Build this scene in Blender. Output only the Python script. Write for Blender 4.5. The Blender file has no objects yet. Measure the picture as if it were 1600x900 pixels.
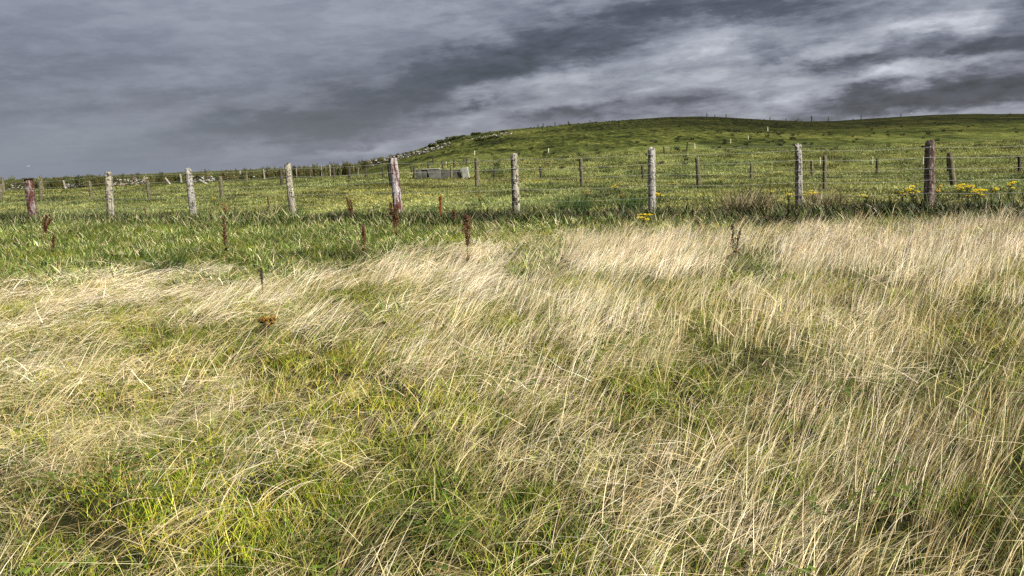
import bpy, bmesh, math, random
import numpy as np
from mathutils import Vector, Matrix, noise, Euler

rnd = random.Random(7)
rng = np.random.default_rng(11)
scene = bpy.context.scene
col = scene.collection
R = math.radians

# ------------------------------------------------------------------ camera
EYE = 1.5
F = 1244.4          # focal length in photograph pixels (28 mm on 36 mm)
PITCH = R(9.28)
ROLL = R(2.4)
fwd = Vector((0, math.cos(PITCH), -math.sin(PITCH)))
rgt0 = Vector((1, 0, 0))
up0 = rgt0.cross(fwd)
upv = (up0 * math.cos(ROLL) + rgt0 * math.sin(ROLL)).normalized()
rgt = (rgt0 * math.cos(ROLL) - up0 * math.sin(ROLL)).normalized()
cam_data = bpy.data.cameras.new('camera')
cam_data.lens = 28.0
cam_data.sensor_width = 36.0
cam_data.clip_start = 0.05
cam_data.clip_end = 9000
cam = bpy.data.objects.new('camera', cam_data)
m = Matrix((rgt, upv, -fwd)).transposed().to_4x4()
m.translation = (0, 0, EYE)
cam.matrix_world = m
col.objects.link(cam)
scene.camera = cam


def ray(px, py):
    d = fwd * F + rgt * (px - 800) + upv * (450 - py)
    return d.normalized()


FW, RG, UP = np.array(fwd), np.array(rgt), np.array(upv)


def project(P):
    """world points (n,3) -> photograph pixels"""
    Q = P - np.array((0, 0, EYE))
    w = np.maximum(Q @ FW, 1e-3)
    return 800 + F * (Q @ RG) / w, 450 - F * (Q @ UP) / w


# ------------------------------------------------------------------ exposure, sun, sky
scene.view_settings.view_transform = 'Standard'
scene.view_settings.look = 'None'
scene.view_settings.exposure = 0.95
scene.view_settings.gamma = 1.0
scene.cycles.max_bounces = 6
scene.cycles.diffuse_bounces = 2
scene.cycles.transmission_bounces = 3
scene.cycles.use_denoising = False

SUN_AZ = R(130)      # clockwise from the view direction: right and a little behind
SUN_EL = R(37)
sd = bpy.data.lights.new('sun', 'SUN')
sd.energy = 5.0
sd.angle = R(0.55)
sd.color = (1.0, 0.95, 0.86)
sun = bpy.data.objects.new('sun', sd)
sdir = Vector((math.sin(SUN_AZ) * math.cos(SUN_EL), math.cos(SUN_AZ) * math.cos(SUN_EL), math.sin(SUN_EL)))
sun.rotation_euler = sdir.to_track_quat('Z', 'Y').to_euler()
sun.location = sdir * 50
col.objects.link(sun)


class NT:
    """small helper for writing node graphs"""
    def __init__(self, tree):
        self.t = tree
        self.L = tree.links

    def n(self, kind, **kw):
        nd = self.t.nodes.new(kind)
        for k, v in kw.items():
            setattr(nd, k, v)
        return nd

    def put(self, sock, v):
        if isinstance(v, bpy.types.NodeSocket):
            self.L.new(v, sock)
        elif v is not None:
            sock.default_value = v

    def math(self, op, a, b=None, c=None, clamp=False):
        nd = self.n('ShaderNodeMath', operation=op)
        nd.use_clamp = clamp
        self.put(nd.inputs[0], a)
        if b is not None: self.put(nd.inputs[1], b)
        if c is not None: self.put(nd.inputs[2], c)
        return nd.outputs[0]

    def noise(self, vec, scale, detail=4, rough=0.55, dist=0.0, out=0):
        nd = self.n('ShaderNodeTexNoise')
        self.put(nd.inputs['Vector'], vec)
        nd.inputs['Scale'].default_value = scale
        nd.inputs['Detail'].default_value = detail
        nd.inputs['Roughness'].default_value = rough
        nd.inputs['Distortion'].default_value = dist
        return nd.outputs[out]

    def ramp(self, fac, stops, interp='LINEAR'):
        nd = self.n('ShaderNodeValToRGB')
        cr = nd.color_ramp
        cr.interpolation = interp
        while len(cr.elements) < len(stops):
            cr.elements.new(0.5)
        for e, (p, c) in zip(cr.elements, stops):
            e.position = p
            e.color = (*c, 1) if len(c) == 3 else c
        self.put(nd.inputs[0], fac)
        return nd.outputs[0]

    def mix(self, fac, a, b, mode='MIX'):
        nd = self.n('ShaderNodeMix', data_type='RGBA', blend_type=mode)
        self.put(nd.inputs[0], fac)
        self.put(nd.inputs[6], (*a, 1) if isinstance(a, tuple) and len(a) == 3 else a)
        self.put(nd.inputs[7], (*b, 1) if isinstance(b, tuple) and len(b) == 3 else b)
        return nd.outputs[2]

    def mapping(self, vec, scale=(1, 1, 1), loc=(0, 0, 0), rot=(0, 0, 0)):
        nd = self.n('ShaderNodeMapping')
        self.put(nd.inputs[0], vec)
        nd.inputs['Scale'].default_value = scale
        nd.inputs['Location'].default_value = loc
        nd.inputs['Rotation'].default_value = rot
        return nd.outputs[0]

    def smooth(self, v, a, b, lo=0.0, hi=1.0):
        nd = self.n('ShaderNodeMapRange', interpolation_type='SMOOTHSTEP')
        self.put(nd.inputs[0], v)
        for i, x in zip((1, 2, 3, 4), (a, b, lo, hi)):
            nd.inputs[i].default_value = x
        return nd.outputs[0]


world = bpy.data.worlds.new('World')
scene.world = world
world.use_nodes = True
world.node_tree.nodes.clear()
W = NT(world.node_tree)
tc = W.n('ShaderNodeTexCoord')
dirv = tc.outputs['Generated']
sep = W.n('ShaderNodeSeparateXYZ')
W.L.new(dirv, sep.inputs[0])
azm = W.math('ARCTAN2', sep.outputs[0], sep.outputs[1])
elv = W.math('ARCSINE', sep.outputs[2])
# cloud-layer coordinates: the direction met with a flat cloud base
zc = W.math('ADD', W.math('MAXIMUM', sep.outputs[2], 0.0), 0.055)
lay = W.n('ShaderNodeCombineXYZ')
W.L.new(W.math('DIVIDE', sep.outputs[0], zc), lay.inputs[0])
W.L.new(W.math('DIVIDE', sep.outputs[1], zc), lay.inputs[1])
layer = lay.outputs[0]
# warped angular coordinates, so that cloud masses get ragged rims
ang = W.n('ShaderNodeCombineXYZ')
W.L.new(azm, ang.inputs[0]); W.L.new(W.math('MULTIPLY', elv, 3.0), ang.inputs[1])
# tilt of the cloud bands
angr = W.mapping(ang.outputs[0], rot=(0, 0, R(-14)))
w1 = W.noise(W.mapping(angr, scale=(1, 0.8, 1)), 8.0, 6, 0.6)
w2 = W.noise(W.mapping(angr, scale=(1, 0.8, 1), loc=(4.1, 7.7, 0)), 8.0, 6, 0.6)
azw = W.math('ADD', azm, W.math('MULTIPLY', W.math('SUBTRACT', w1, 0.5), 0.22))
elw = W.math('ADD', elv, W.math('MULTIPLY', W.math('SUBTRACT', w2, 0.5), 0.075))


def angles(px, py):
    d = ray(px, py)
    return math.atan2(d.x, d.y), math.asin(d.z)


def blob(px, py, rx, ry, tilt, amp, soft=2.8, a=None, e=None):
    """elliptic cloud mass at a place in the sky; radii in thousandths of a radian"""
    a0, e0 = angles(px, py)
    da = W.math('SUBTRACT', azw, a0)
    de = W.math('SUBTRACT', elw, e0)
    c, s = math.cos(R(tilt)), math.sin(R(tilt))
    u = W.math('DIVIDE', W.math('ADD', W.math('MULTIPLY', da, c), W.math('MULTIPLY', de, s)), rx / 1000)
    v = W.math('DIVIDE', W.math('SUBTRACT', W.math('MULTIPLY', de, c), W.math('MULTIPLY', da, s)), ry / 1000)
    r2 = W.math('ADD', W.math('MULTIPLY', u, u), W.math('MULTIPLY', v, v))
    g = W.math('EXPONENT', W.math('MULTIPLY', W.math('POWER', r2, soft / 2), -1.0))
    return W.math('MULTIPLY', g, amp)


big = W.noise(W.mapping(layer, loc=(3.0, 1.0, 0), scale=(0.13, 0.30, 1), rot=(0, 0, R(20))), 1.5, 6, 0.58, 0.4)
fine = W.noise(W.mapping(angr, scale=(1.0, 1.15, 1)), 11.0, 9, 0.62, 0.15)
fine = W.mix(0.45, fine, W.smooth(fine, 0.44, 0.56, 0.25, 0.75))
lump = W.noise(W.mapping(angr, scale=(1.0, 1.3, 1), loc=(8, 3, 0)), 24.0, 9, 0.70, 0.15)
streak = W.noise(W.mapping(angr, scale=(0.5, 1.8, 1), loc=(2, 5, 0)), 12.0, 7, 0.6, 0.2)
val = W.math('ADD', 0.47, W.math('MULTIPLY', W.math('SUBTRACT', big, 0.5), 0.16))
# detail is stronger in the broken cloud on the right

rough_r = W.smooth(azm, -0.25, 0.20, 0.50, 1.15)
val = W.math('ADD', val, W.math('MULTIPLY', W.math('MULTIPLY', W.math('SUBTRACT', fine, 0.5), 0.36), rough_r))
val = W.math('ADD', val, W.math('MULTIPLY', W.math('MULTIPLY', W.math('SUBTRACT', lump, 0.5), 0.40), rough_r))
val = W.math('ADD', val, W.math('MULTIPLY', W.math('MULTIPLY', W.math('SUBTRACT', streak, 0.5), 0.26), rough_r))
for b in [
    # px, py, rx, ry, tilt, amplitude
    (450, 10, 300, 40, 0, 0.08), (60, 120, 240, 60, 0, -0.04),
    (90, 245, 200, 26, 4, 0.06), (230, 285, 420, 14, 1, 0.05),
    (780, 95, 300, 38, 12, -0.09), (640, 145, 220, 34, 14, -0.12), (1130, 95, 60, 7, 10, -0.14), (960, 120, 70, 6, 8, -0.10), (1290, 100, 60, 6, 8, -0.10), (870, 165, 60, 5, 4, 0.12), (1380, 115, 40, 6, 0, 0.12), (330, 110, 140, 14, 10, 0.05), (160, 170, 160, 14, 8, -0.05), (930, 62, 230, 30, 10, -0.14), (1150, 25, 170, 22, 6, -0.10),
    (420, 195, 170, 22, 10, -0.10), (300, 225, 110, 14, 6, -0.06), (560, 205, 120, 14, 6, -0.07),
    (380, 240, 70, 7, 6, 0.11), (520, 232, 90, 6, 8, 0.10), (590, 226, 60, 6, 8, 0.08),
    (800, 137, 90, 12, 8, 0.16), (740, 190, 60, 10, 4, 0.17), (640, 222, 50, 8, 0, 0.10),
    (1090, 65, 95, 26, -6, 0.22), (1000, 115, 140, 16, 4, 0.16), (1190, 115, 110, 18, 6, 0.15),
    (750, 161, 28, 6, 10, -0.22), (1215, 87, 42, 7, 8, -0.24), (1330, 85, 50, 10, 12, -0.12),
    (1290, 132, 70, 12, 2, 0.26), (1240, 155, 60, 10, 0, 0.16), (1450, 30, 100, 12, 14, 0.20), (1380, 45, 70, 18, 10, 0.12),
    (1500, 100, 80, 9, 4, 0.26), (1590, 20, 80, 20, 0, 0.06),
    (1500, 60, 150, 15, 12, -0.20), (1590, 75, 80, 20, 6, -0.16), (1500, 140, 190, 15, 4, -0.26), (1380, 150, 70, 9, 0, -0.10),
    (960, 168, 160, 10, 2, -0.15), (1060, 150, 60, 8, 0, -0.06), (1180, 175, 60, 8, 0, 0.10), (1500, 172, 140, 6, 2, 0.12),
]:
    val = W.math('ADD', val, blob(*b[:5], b[5] * 1.15))
cloudc = W.ramp(val, [(0.0, (0.022, 0.023, 0.029)), (0.25, (0.064, 0.066, 0.088)), (0.45, (0.149, 0.154, 0.195)),
                      (0.62, (0.225, 0.237, 0.278)), (0.80, (0.325, 0.338, 0.385)), (1.0, (0.48, 0.50, 0.55))])
# bluer low air towards the left horizon
cloudc = W.mix(W.math('MULTIPLY', W.smooth(elv, 0.0, 0.10, 1.0, 0.0), W.smooth(azm, -0.6, 0.15, 0.75, 0.0)), cloudc, (0.155, 0.180, 0.228))
sky = W.n('ShaderNodeTexSky', sky_type='NISHITA')
sky.sun_disc = False
sky.sun_elevation = SUN_EL
sky.sun_rotation = SUN_AZ
bg_sky = W.n('ShaderNodeBackground'); bg_sky.inputs[1].default_value = 0.08
W.L.new(sky.outputs[0], bg_sky.inputs[0])
bg_cl = W.n('ShaderNodeBackground'); bg_cl.inputs[1].default_value = 0.73
W.L.new(cloudc, bg_cl.inputs[0])
ms = W.n('ShaderNodeMixShader'); ms.inputs[0].default_value = 0.94
W.L.new(bg_sky.outputs[0], ms.inputs[1]); W.L.new(bg_cl.outputs[0], ms.inputs[2])
wo = W.n('ShaderNodeOutputWorld')
W.L.new(ms.outputs[0], wo.inputs[0])

# ------------------------------------------------------------------ terrain
RC = 270.0           # distance of the hill crest
EDGE = [(-4000, -7), (540, -7), (600, 0), (640, 12), (680, 24), (720, 34), (760, 39), (800, 42), (860, 44), (900, 47),
        (950, 49), (1000, 51.5), (1050, 52.5), (1100, 50.5), (1150, 46), (1200, 41.5), (1260, 37), (1300, 36),
        (1400, 37), (1500, 37.5), (1600, 35), (2000, 30), (6000, 20)]
EX = np.array([(p - 800) / F for p, _ in EDGE])
EE = np.array([EYE + e / F * RC for _, e in EDGE])


def sstep(a, b, x):
    t = np.clip((x - a) / (b - a), 0, 1)
    return t * t * (3 - 2 * t)


def wave(x, y, s, ph):
    return (np.sin(x / s + ph) * np.cos(y / s * 1.17 + ph * 2.1) + 0.6 * np.sin((x * 0.8 + y * 0.6) / s * 1.9 + ph * 3.3)
            + 0.4 * np.cos((x * -0.5 + y * 0.9) / s * 3.1 + ph)) * 0.5


def height(x, y):
    x = np.asarray(x, float); y = np.asarray(y, float)
    yy = np.maximum(y, 1.0)
    k = x / yy
    hc = np.interp(k, EX, EE)
    t = np.clip((y - 62) / (RC - 62), 0, 1)
    s = t ** 1.15
    s = s * (1.18 - 0.18 * s)
    h = hc * s
    h = np.where(y > RC, hc * (1 - 0.5 * sstep(RC, RC + 400, y)) , h)
    dip = sstep(24, 52, y) * (1 - sstep(60, 120, y)) * sstep(-0.1, 0.35, k)
    h = h - 0.55 * dip
    h = h - 3.0 * sstep(112, 190, y) * (1 - sstep(-0.23, -0.15, k))
    front = sstep(-2, 1.5, y) + (1 - sstep(-2, 1.5, y))
    h = h + 0.035 * wave(x, y, 1.1, 0.4) * sstep(0.3, 2, y) * front
    h = h + 0.07 * wave(x, y, 4.3, 1.9) * sstep(3, 8, y) * (1 - sstep(200, 300, y))
    h = h + 0.35 * wave(x, y, 17.0, 0.7) * sstep(80, 150, y) * np.clip(hc / 6, 0, 1)
    return h


def H(x, y):
    return float(height(x, y))


def hit(px, py, dmax=400):
    """where the line of sight through a photograph pixel meets the ground"""
    d = ray(px, py)
    t, dt = 1.5, 0.05
    prev = t
    while t < dmax:
        if EYE + d.z * t < H(d.x * t, d.y * t):
            a, b = prev, t
            for _ in range(24):
                c = (a + b) / 2
                if EYE + d.z * c < H(d.x * c, d.y * c): b = c
                else: a = c
            return Vector((d.x * b, d.y * b, H(d.x * b, d.y * b)))
        prev = t
        t += max(0.05, t * 0.006)
    return Vector((d.x * 265, d.y * 265, H(d.x * 265, d.y * 265)))


# ------------------------------------------------------------------ object helpers
def tag(o, label=None, cat=None, group=None, kind=None):
    if label: o['label'] = label
    if cat: o['category'] = cat
    if group: o['group'] = group
    if kind: o['kind'] = kind
    return o


def link(o, parent=None):
    col.objects.link(o)
    if parent is not None:
        o.parent = parent
    return o


def empty(name, loc, rz=0.0):
    o = bpy.data.objects.new(name, None)
    o.location = loc
    o.rotation_euler = (0, 0, rz)
    o.empty_display_size = 0.2
    return link(o)


def mesh_from(name, V, Fc, mat, smooth=False, tint=None):
    me = bpy.data.meshes.new(name)
    me.from_pydata([tuple(v) for v in V], [], Fc)
    if isinstance(mat, (list, tuple)):
        for q in mat: me.materials.append(q)
    else:
        me.materials.append(mat)
    if smooth:
        me.polygons.foreach_set('use_smooth', [True] * len(me.polygons))
    if tint is not None:
        at = me.color_attributes.new('tint', 'FLOAT_COLOR', 'POINT')
        at.data.foreach_set('color', np.asarray(tint, dtype=np.float32).ravel())
    me.update()
    return me


def obj(name, me, parent=None, loc=(0, 0, 0)):
    o = bpy.data.objects.new(name, me)
    o.location = loc
    return link(o, parent)


# ------------------------------------------------------------------ materials
def new_mat(name):
    mt = bpy.data.materials.new(name)
    mt.use_nodes = True
    mt.node_tree.nodes.clear()
    N = NT(mt.node_tree)
    out = N.n('ShaderNodeOutputMaterial')
    return mt, N, out


def blade_mat(name, trans=0.3, rough=0.7, spec=0.15, shade_amt=1.0):
    """colour comes from each blade's own tint and from a per-clump tint"""
    mt, N, out = new_mat(name)
    at = N.n('ShaderNodeAttribute', attribute_name='tint')
    ins = N.n('ShaderNodeAttribute', attribute_name='shade', attribute_type='INSTANCER')
    c = N.mix(shade_amt, at.outputs['Color'], ins.outputs['Color'], 'MULTIPLY')
    p = N.n('ShaderNodeBsdfPrincipled')
    p.inputs['Roughness'].default_value = rough
    p.inputs['Specular IOR Level'].default_value = spec
    N.L.new(c, p.inputs['Base Color'])
    tr = N.n('ShaderNodeBsdfTranslucent')
    N.L.new(c, tr.inputs['Color'])
    mx = N.n('ShaderNodeMixShader'); mx.inputs[0].default_value = trans
    N.L.new(p.outputs[0], mx.inputs[1]); N.L.new(tr.outputs[0], mx.inputs[2])
    N.L.new(mx.outputs[0], out.inputs[0])
    return mt


def tint_mat(name, trans=0.15, rough=0.8, spec=0.1):
    mt, N, out = new_mat(name)
    at = N.n('ShaderNodeAttribute', attribute_name='tint')
    p = N.n('ShaderNodeBsdfPrincipled')
    p.inputs['Roughness'].default_value = rough
    p.inputs['Specular IOR Level'].default_value = spec
    N.L.new(at.outputs['Color'], p.inputs['Base Color'])
    tr = N.n('ShaderNodeBsdfTranslucent')
    N.L.new(at.outputs['Color'], tr.inputs['Color'])
    mx = N.n('ShaderNodeMixShader'); mx.inputs[0].default_value = trans
    N.L.new(p.outputs[0], mx.inputs[1]); N.L.new(tr.outputs[0], mx.inputs[2])
    N.L.new(mx.outputs[0], out.inputs[0])
    return mt


M_STRAW = blade_mat('dry_straw', 0.12, 0.6, 0.25)
M_GREEN = blade_mat('green_blade', 0.22, 0.6, 0.25)
M_TINT = tint_mat('plant_tissue')
M_LEAF = tint_mat('leaf', 0.25, 0.6, 0.2)


def ground_mat():
    mt, N, out = new_mat('pasture_ground')
    g = N.n('ShaderNodeNewGeometry')
    P = g.outputs['Position']
    sp = N.n('ShaderNodeSeparateXYZ'); N.L.new(P, sp.inputs[0])
    x, y = sp.outputs[0], sp.outputs[1]
    # near ground: thatch and moss under the long grass
    near = N.ramp(N.noise(P, 9, 5, 0.65), [(0.3, (0.012, 0.014, 0.005)), (0.5, (0.030, 0.032, 0.010)), (0.7, (0.065, 0.052, 0.020))])
    # grazed field
    flat = N.mapping(P, scale=(0.55, 0.30, 0.0))
    a = N.noise(flat, 0.9, 8, 0.68)
    b = N.noise(N.mapping(P, scale=(1.0, 1.0, 1.0), loc=(9, 3, 0)), 6.0, 6, 0.7)
    field = N.ramp(N.math('ADD', N.math('MULTIPLY', a, 0.5), N.math('MULTIPLY', b, 0.5)),
                   [(0.38, (0.030, 0.048, 0.012)), (0.47, (0.095, 0.130, 0.030)), (0.54, (0.20, 0.22, 0.065)), (0.64, (0.38, 0.36, 0.15))])
    # hillside: rougher, darker cover, bands of rush, and a painted cloud shadow
    hs = N.mapping(P, scale=(0.045, 0.022, 0.0))
    h1 = N.noise(hs, 1.6, 7, 0.62, 0.4)
    h2 = N.noise(N.mapping(P, scale=(.75, .16, 0.0)), 1.0, 8, 0.78)
    hill = N.ramp(N.math('ADD', N.math('MULTIPLY', h1, 0.42), N.math('MULTIPLY', h2, 0.58)),
                  [(0.41, (0.008, 0.011, 0.003)), (0.47, (0.036, 0.045, 0.009)), (0.53, (0.085, 0.098, 0.020)), (0.60, (0.19, 0.19, 0.055))])
    h3 = N.noise(N.mapping(P, scale=(1.0, .30, 0.0), loc=(3, 8, 0)), 1.6, 5, 0.8)
    hill = N.mix(1.0, hill, N.ramp(h3, [(0.40, (0.35, 0.35, 0.30)), (0.50, (1, 1, 1)), (0.62, (1.5, 1.45, 1.3))]), 'MULTIPLY')
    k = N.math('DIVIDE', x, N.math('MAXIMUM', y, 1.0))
    cloud_shade = N.math('MULTIPLY', N.smooth(N.math('ADD', k, N.math('MULTIPLY', N.math('SUBTRACT', h1, 0.5), 0.4)), -0.02, 0.26),
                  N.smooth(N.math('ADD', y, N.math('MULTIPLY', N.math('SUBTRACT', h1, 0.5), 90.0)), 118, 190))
    hill = N.mix(N.math('MULTIPLY', cloud_shade, 0.88), hill, N.mix(1.0, hill, (0.20, 0.19, 0.17), 'MULTIPLY'))  # cloud shadow on the upper right slope, painted as darker ground colour
    f1 = N.smooth(y, 19, 25)
    jit = N.math('ADD', y, N.math('MULTIPLY', N.math('SUBTRACT', N.noise(P, 0.08, 4, 0.6), 0.5), 60.0))
    f2 = N.smooth(jit, 70, 118)
    c = N.mix(f1, near, field)
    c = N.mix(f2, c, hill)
    p = N.n('ShaderNodeBsdfPrincipled')
    p.inputs['Roughness'].default_value = 0.95
    p.inputs['Specular IOR Level'].default_value = 0.05
    N.L.new(c, p.inputs['Base Color'])
    bp = N.n('ShaderNodeBump'); bp.inputs['Strength'].default_value = 0.9; bp.inputs['Distance'].default_value = 0.25
    N.L.new(N.math('ADD', N.noise(P, 3.0, 7, 0.7), N.math('MULTIPLY', N.noise(P, 0.5, 5, 0.6), 2.0)), bp.inputs['Height'])
    N.L.new(bp.outputs[0], p.inputs['Normal'])
    N.L.new(p.outputs[0], out.inputs[0])
    return mt


def post_mat(name, light, dark, red=None, red_amt=0.0, dashes=0.5, seed=0.0):
    mt, N, out = new_mat(name)
    tcn = N.n('ShaderNodeTexCoord')
    oi = N.n('ShaderNodeObjectInfo')
    off = N.n('ShaderNodeCombineXYZ')
    N.L.new(N.math('MULTIPLY', oi.outputs['Random'], 37.0), off.inputs[0])
    N.L.new(N.math('MULTIPLY', oi.outputs['Random'], 19.0), off.inputs[2])
    va = N.n('ShaderNodeVectorMath', operation='ADD')
    N.L.new(tcn.outputs['Object'], va.inputs[0]); N.L.new(off.outputs[0], va.inputs[1])
    P = va.outputs[0]
    grain = N.noise(N.mapping(P, scale=(3.4, 3.4, 1.6), loc=(seed, 0, 0)), 3.0, 6, 0.65)
    patch = N.noise(N.mapping(P, scale=(1.4, 1.4, 5), loc=(0, seed, 0)), 1.6, 5, 0.65)
    base = N.ramp(N.math('ADD', N.math('MULTIPLY', grain, 0.6), N.math('MULTIPLY', patch, 0.4)),
                  [(0.34, dark), (0.50, tuple((a + b) / 2 for a, b in zip(light, dark))), (0.60, light)])
    # dark cracks across the bark
    cr = N.noise(N.mapping(P, scale=(1.3, 1.3, 13), loc=(0, 0, seed)), 1.6, 4, 0.6, 0.5)
    dash = N.math('MULTIPLY', N.smooth(cr, 0.55, 0.59), dashes)
    base = N.mix(dash, base, (0.025, 0.022, 0.018))
    vc = N.noise(N.mapping(P, scale=(4.2, 4.2, 0.6), loc=(5, seed, 0)), 1.8, 4, 0.6)
    base = N.mix(N.math('MULTIPLY', N.smooth(vc, 0.555, 0.60), 0.85), base, (0.02, 0.018, 0.014))
    # lichen
    li = N.noise(N.mapping(P, scale=(2.4, 2.4, 8), loc=(seed, 2, 8)), 2.0, 4, 0.7)
    base = N.mix(N.math('MULTIPLY', N.smooth(li, 0.60, 0.68), 0.6), base, (0.20, 0.19, 0.06))
    if red:
        rm = N.noise(N.mapping(P, scale=(1.5, 1.5, 2.6), loc=(1, 2, seed)), 1.7, 6, 0.7)
        base = N.mix(N.math('MULTIPLY', N.smooth(rm, 0.52 - red_amt * 0.1, 0.57 - red_amt * 0.1), 0.95), base, red)
    p = N.n('ShaderNodeBsdfPrincipled')
    p.inputs['Roughness'].default_value = 0.9
    p.inputs['Specular IOR Level'].default_value = 0.15
    N.L.new(base, p.inputs['Base Color'])
    bp = N.n('ShaderNodeBump'); bp.inputs['Strength'].default_value = 0.8; bp.inputs['Distance'].default_value = 0.02
    N.L.new(N.math('SUBTRACT', grain, N.math('MULTIPLY', dash, 0.8)), bp.inputs['Height'])
    N.L.new(bp.outputs[0], p.inputs['Normal'])
    N.L.new(p.outputs[0], out.inputs[0])
    return mt


def plain_mat(name, c1, c2, scale=6.0, rough=0.85, metal=0.0, bump=0.3, spec=0.2):
    mt, N, out = new_mat(name)
    tcn = N.n('ShaderNodeTexCoord')
    oi = N.n('ShaderNodeObjectInfo')
    n1 = N.noise(tcn.outputs['Object'], scale, 7, 0.65)
    f = N.math('ADD', n1, N.math('MULTIPLY', N.math('SUBTRACT', oi.outputs['Random'], 0.5), 0.6 if 'stone' in name else 0.2))
    base = N.ramp(f, [(0.32, c1), (0.66, c2)])
    p = N.n('ShaderNodeBsdfPrincipled')
    p.inputs['Roughness'].default_value = rough
    p.inputs['Metallic'].default_value = metal
    p.inputs['Specular IOR Level'].default_value = spec
    N.L.new(base, p.inputs['Base Color'])
    bp = N.n('ShaderNodeBump'); bp.inputs['Strength'].default_value = bump; bp.inputs['Distance'].default_value = 0.03
    N.L.new(n1, bp.inputs['Height']); N.L.new(bp.outputs[0], p.inputs['Normal'])
    N.L.new(p.outputs[0], out.inputs[0])
    return mt


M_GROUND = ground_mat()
M_PALE = post_mat('pale_weathered_wood', (0.44, 0.41, 0.32), (0.15, 0.13, 0.095), dashes=0.95, seed=1)
M_GREYPOST = post_mat('grey_weathered_wood', (0.45, 0.43, 0.385), (0.15, 0.14, 0.12), dashes=0.75, seed=5)
M_REDPOST = post_mat('peeling_red_wood', (0.50, 0.47, 0.47), (0.17, 0.145, 0.14), red=(0.085, 0.022, 0.016), red_amt=0.25, dashes=0.4, seed=9)
M_REDPOST2 = post_mat('mostly_red_peeling_wood', (0.32, 0.27, 0.25), (0.08, 0.055, 0.045), red=(0.065, 0.018, 0.014), red_amt=0.6, dashes=0.4, seed=14)
M_BROWNPOST = post_mat('brown_barked_wood', (0.30, 0.25, 0.21), (0.055, 0.042, 0.034), red=(0.06, 0.034, 0.027), red_amt=0.3, dashes=0.7, seed=21)
M_OLIVEPOST = post_mat('olive_weathered_wood', (0.20, 0.18, 0.11), (0.045, 0.04, 0.025), dashes=0.5, seed=3)
M_DARKPOST = post_mat('dark_weathered_wood', (0.085, 0.075, 0.05), (0.02, 0.018, 0.013), dashes=0.4, seed=6)
M_WHITEPOST = plain_mat('white_marker', (0.40, 0.40, 0.28), (0.60, 0.60, 0.45), 4)
M_WIRE = plain_mat('galvanised_wire', (0.40, 0.40, 0.37), (0.62, 0.62, 0.58), 3, 0.5, 0.2, 0.0, 0.5)
M_DARKPLASTIC = plain_mat('black_plastic', (0.015, 0.015, 0.015), (0.04, 0.04, 0.04), 20, 0.5)
M_STONE = plain_mat('limestone', (0.04, 0.038, 0.033), (0.32, 0.31, 0.28), 2.2, 0.9)
M_BROWNSTONE = plain_mat('lichened_stone', (0.10, 0.065, 0.035), (0.30, 0.20, 0.11), 2.2, 0.9)
M_CONC = plain_mat('weathered_concrete', (0.07, 0.073, 0.06), (0.20, 0.20, 0.18), 1.7, 0.9)
M_CONCLIGHT = plain_mat('pale_concrete', (0.15, 0.155, 0.135), (0.34, 0.34, 0.30), 2.2, 0.9)
M_CONCDARK = plain_mat('stained_concrete', (0.045, 0.048, 0.036), (0.14, 0.14, 0.115), 2.2, 0.9)
M_GULL = plain_mat('white_feather', (0.70, 0.70, 0.70), (0.85, 0.85, 0.85), 3)
M_DARKBIRD = plain_mat('dark_feather', (0.02, 0.02, 0.02), (0.05, 0.05, 0.05), 3)

# ------------------------------------------------------------------ ground sheet
azs = np.concatenate([np.arange(-180, -50, 5), np.arange(-50, -42, 1), np.arange(-42, 42, 0.35), np.arange(42, 50, 1), np.arange(50, 180, 5)])
rs = [0.0]
r_ = 0.8
while r_ < 6000:
    rs.append(r_)
    r_ *= 1.028 if r_ < 420 else 1.25
rs = np.array(rs[1:])
A, RR = np.meshgrid(np.radians(azs), rs)
gx, gy = RR * np.sin(A), RR * np.cos(A)
gz = height(gx, gy)
V = np.stack([gx, gy, gz], -1).reshape(-1, 3)
na, nr = len(azs), len(rs)
V = np.vstack([V, [[0, 0, H(0, 0)]]])
Fc = []
for i in range(nr - 1):
    for j in range(na):
        j2 = (j + 1) % na
        Fc.append((i * na + j, i * na + j2, (i + 1) * na + j2, (i + 1) * na + j))
cidx = len(V) - 1
for j in range(na):
    Fc.append((cidx, (j + 1) % na, j))
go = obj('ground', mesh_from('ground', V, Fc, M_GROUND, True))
tag(go, kind='structure')

# ------------------------------------------------------------------ blades and tufts
def blade(V, Fc, T, base, L, w, th0, th1, az, n, c0, c1, twist=None, kink=None):
    """one grass blade: a tapering ribbon whose angle from the vertical runs th0 -> th1"""
    p = np.array(base, float)
    bend = np.array((math.cos(az), math.sin(az), 0))
    tw = az + math.pi / 2 + (rnd.uniform(-1.1, 1.1) if twist is None else twist)
    side = np.array((math.cos(tw), math.sin(tw), 0))
    i0 = len(V)
    ds = L / n
    for k in range(n + 1):
        s = k / n
        ww = w * (1 - 0.85 * s ** 1.6) * 0.5
        col_ = tuple(c0[q] * (1 - s) + c1[q] * s for q in range(3)) + (1.0,)
        if k < n:
            V.append(p - side * ww); V.append(p + side * ww); T += [col_, col_]
        else:
            V.append(p.copy()); T.append(col_)
        if k < n:
            th = th0 + (th1 - th0) * ((k + 0.5) / n) ** 1.1
            if kink and s > kink[0]: th += kink[1]
            p = p + (bend * math.sin(th) + np.array((0, 0, math.cos(th)))) * ds
    for k in range(n - 1):
        a = i0 + 2 * k
        Fc.append((a, a + 1, a + 3, a + 2))
    a = i0 + 2 * (n - 1)
    Fc.append((a, a + 1, a + 2))


def jit(c, v=0.2, hue=0.08):
    k = 1 + rnd.uniform(-v, v)
    return tuple(max(0.003, q * k * (1 + rnd.uniform(-hue, hue))) for q in c)


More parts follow.
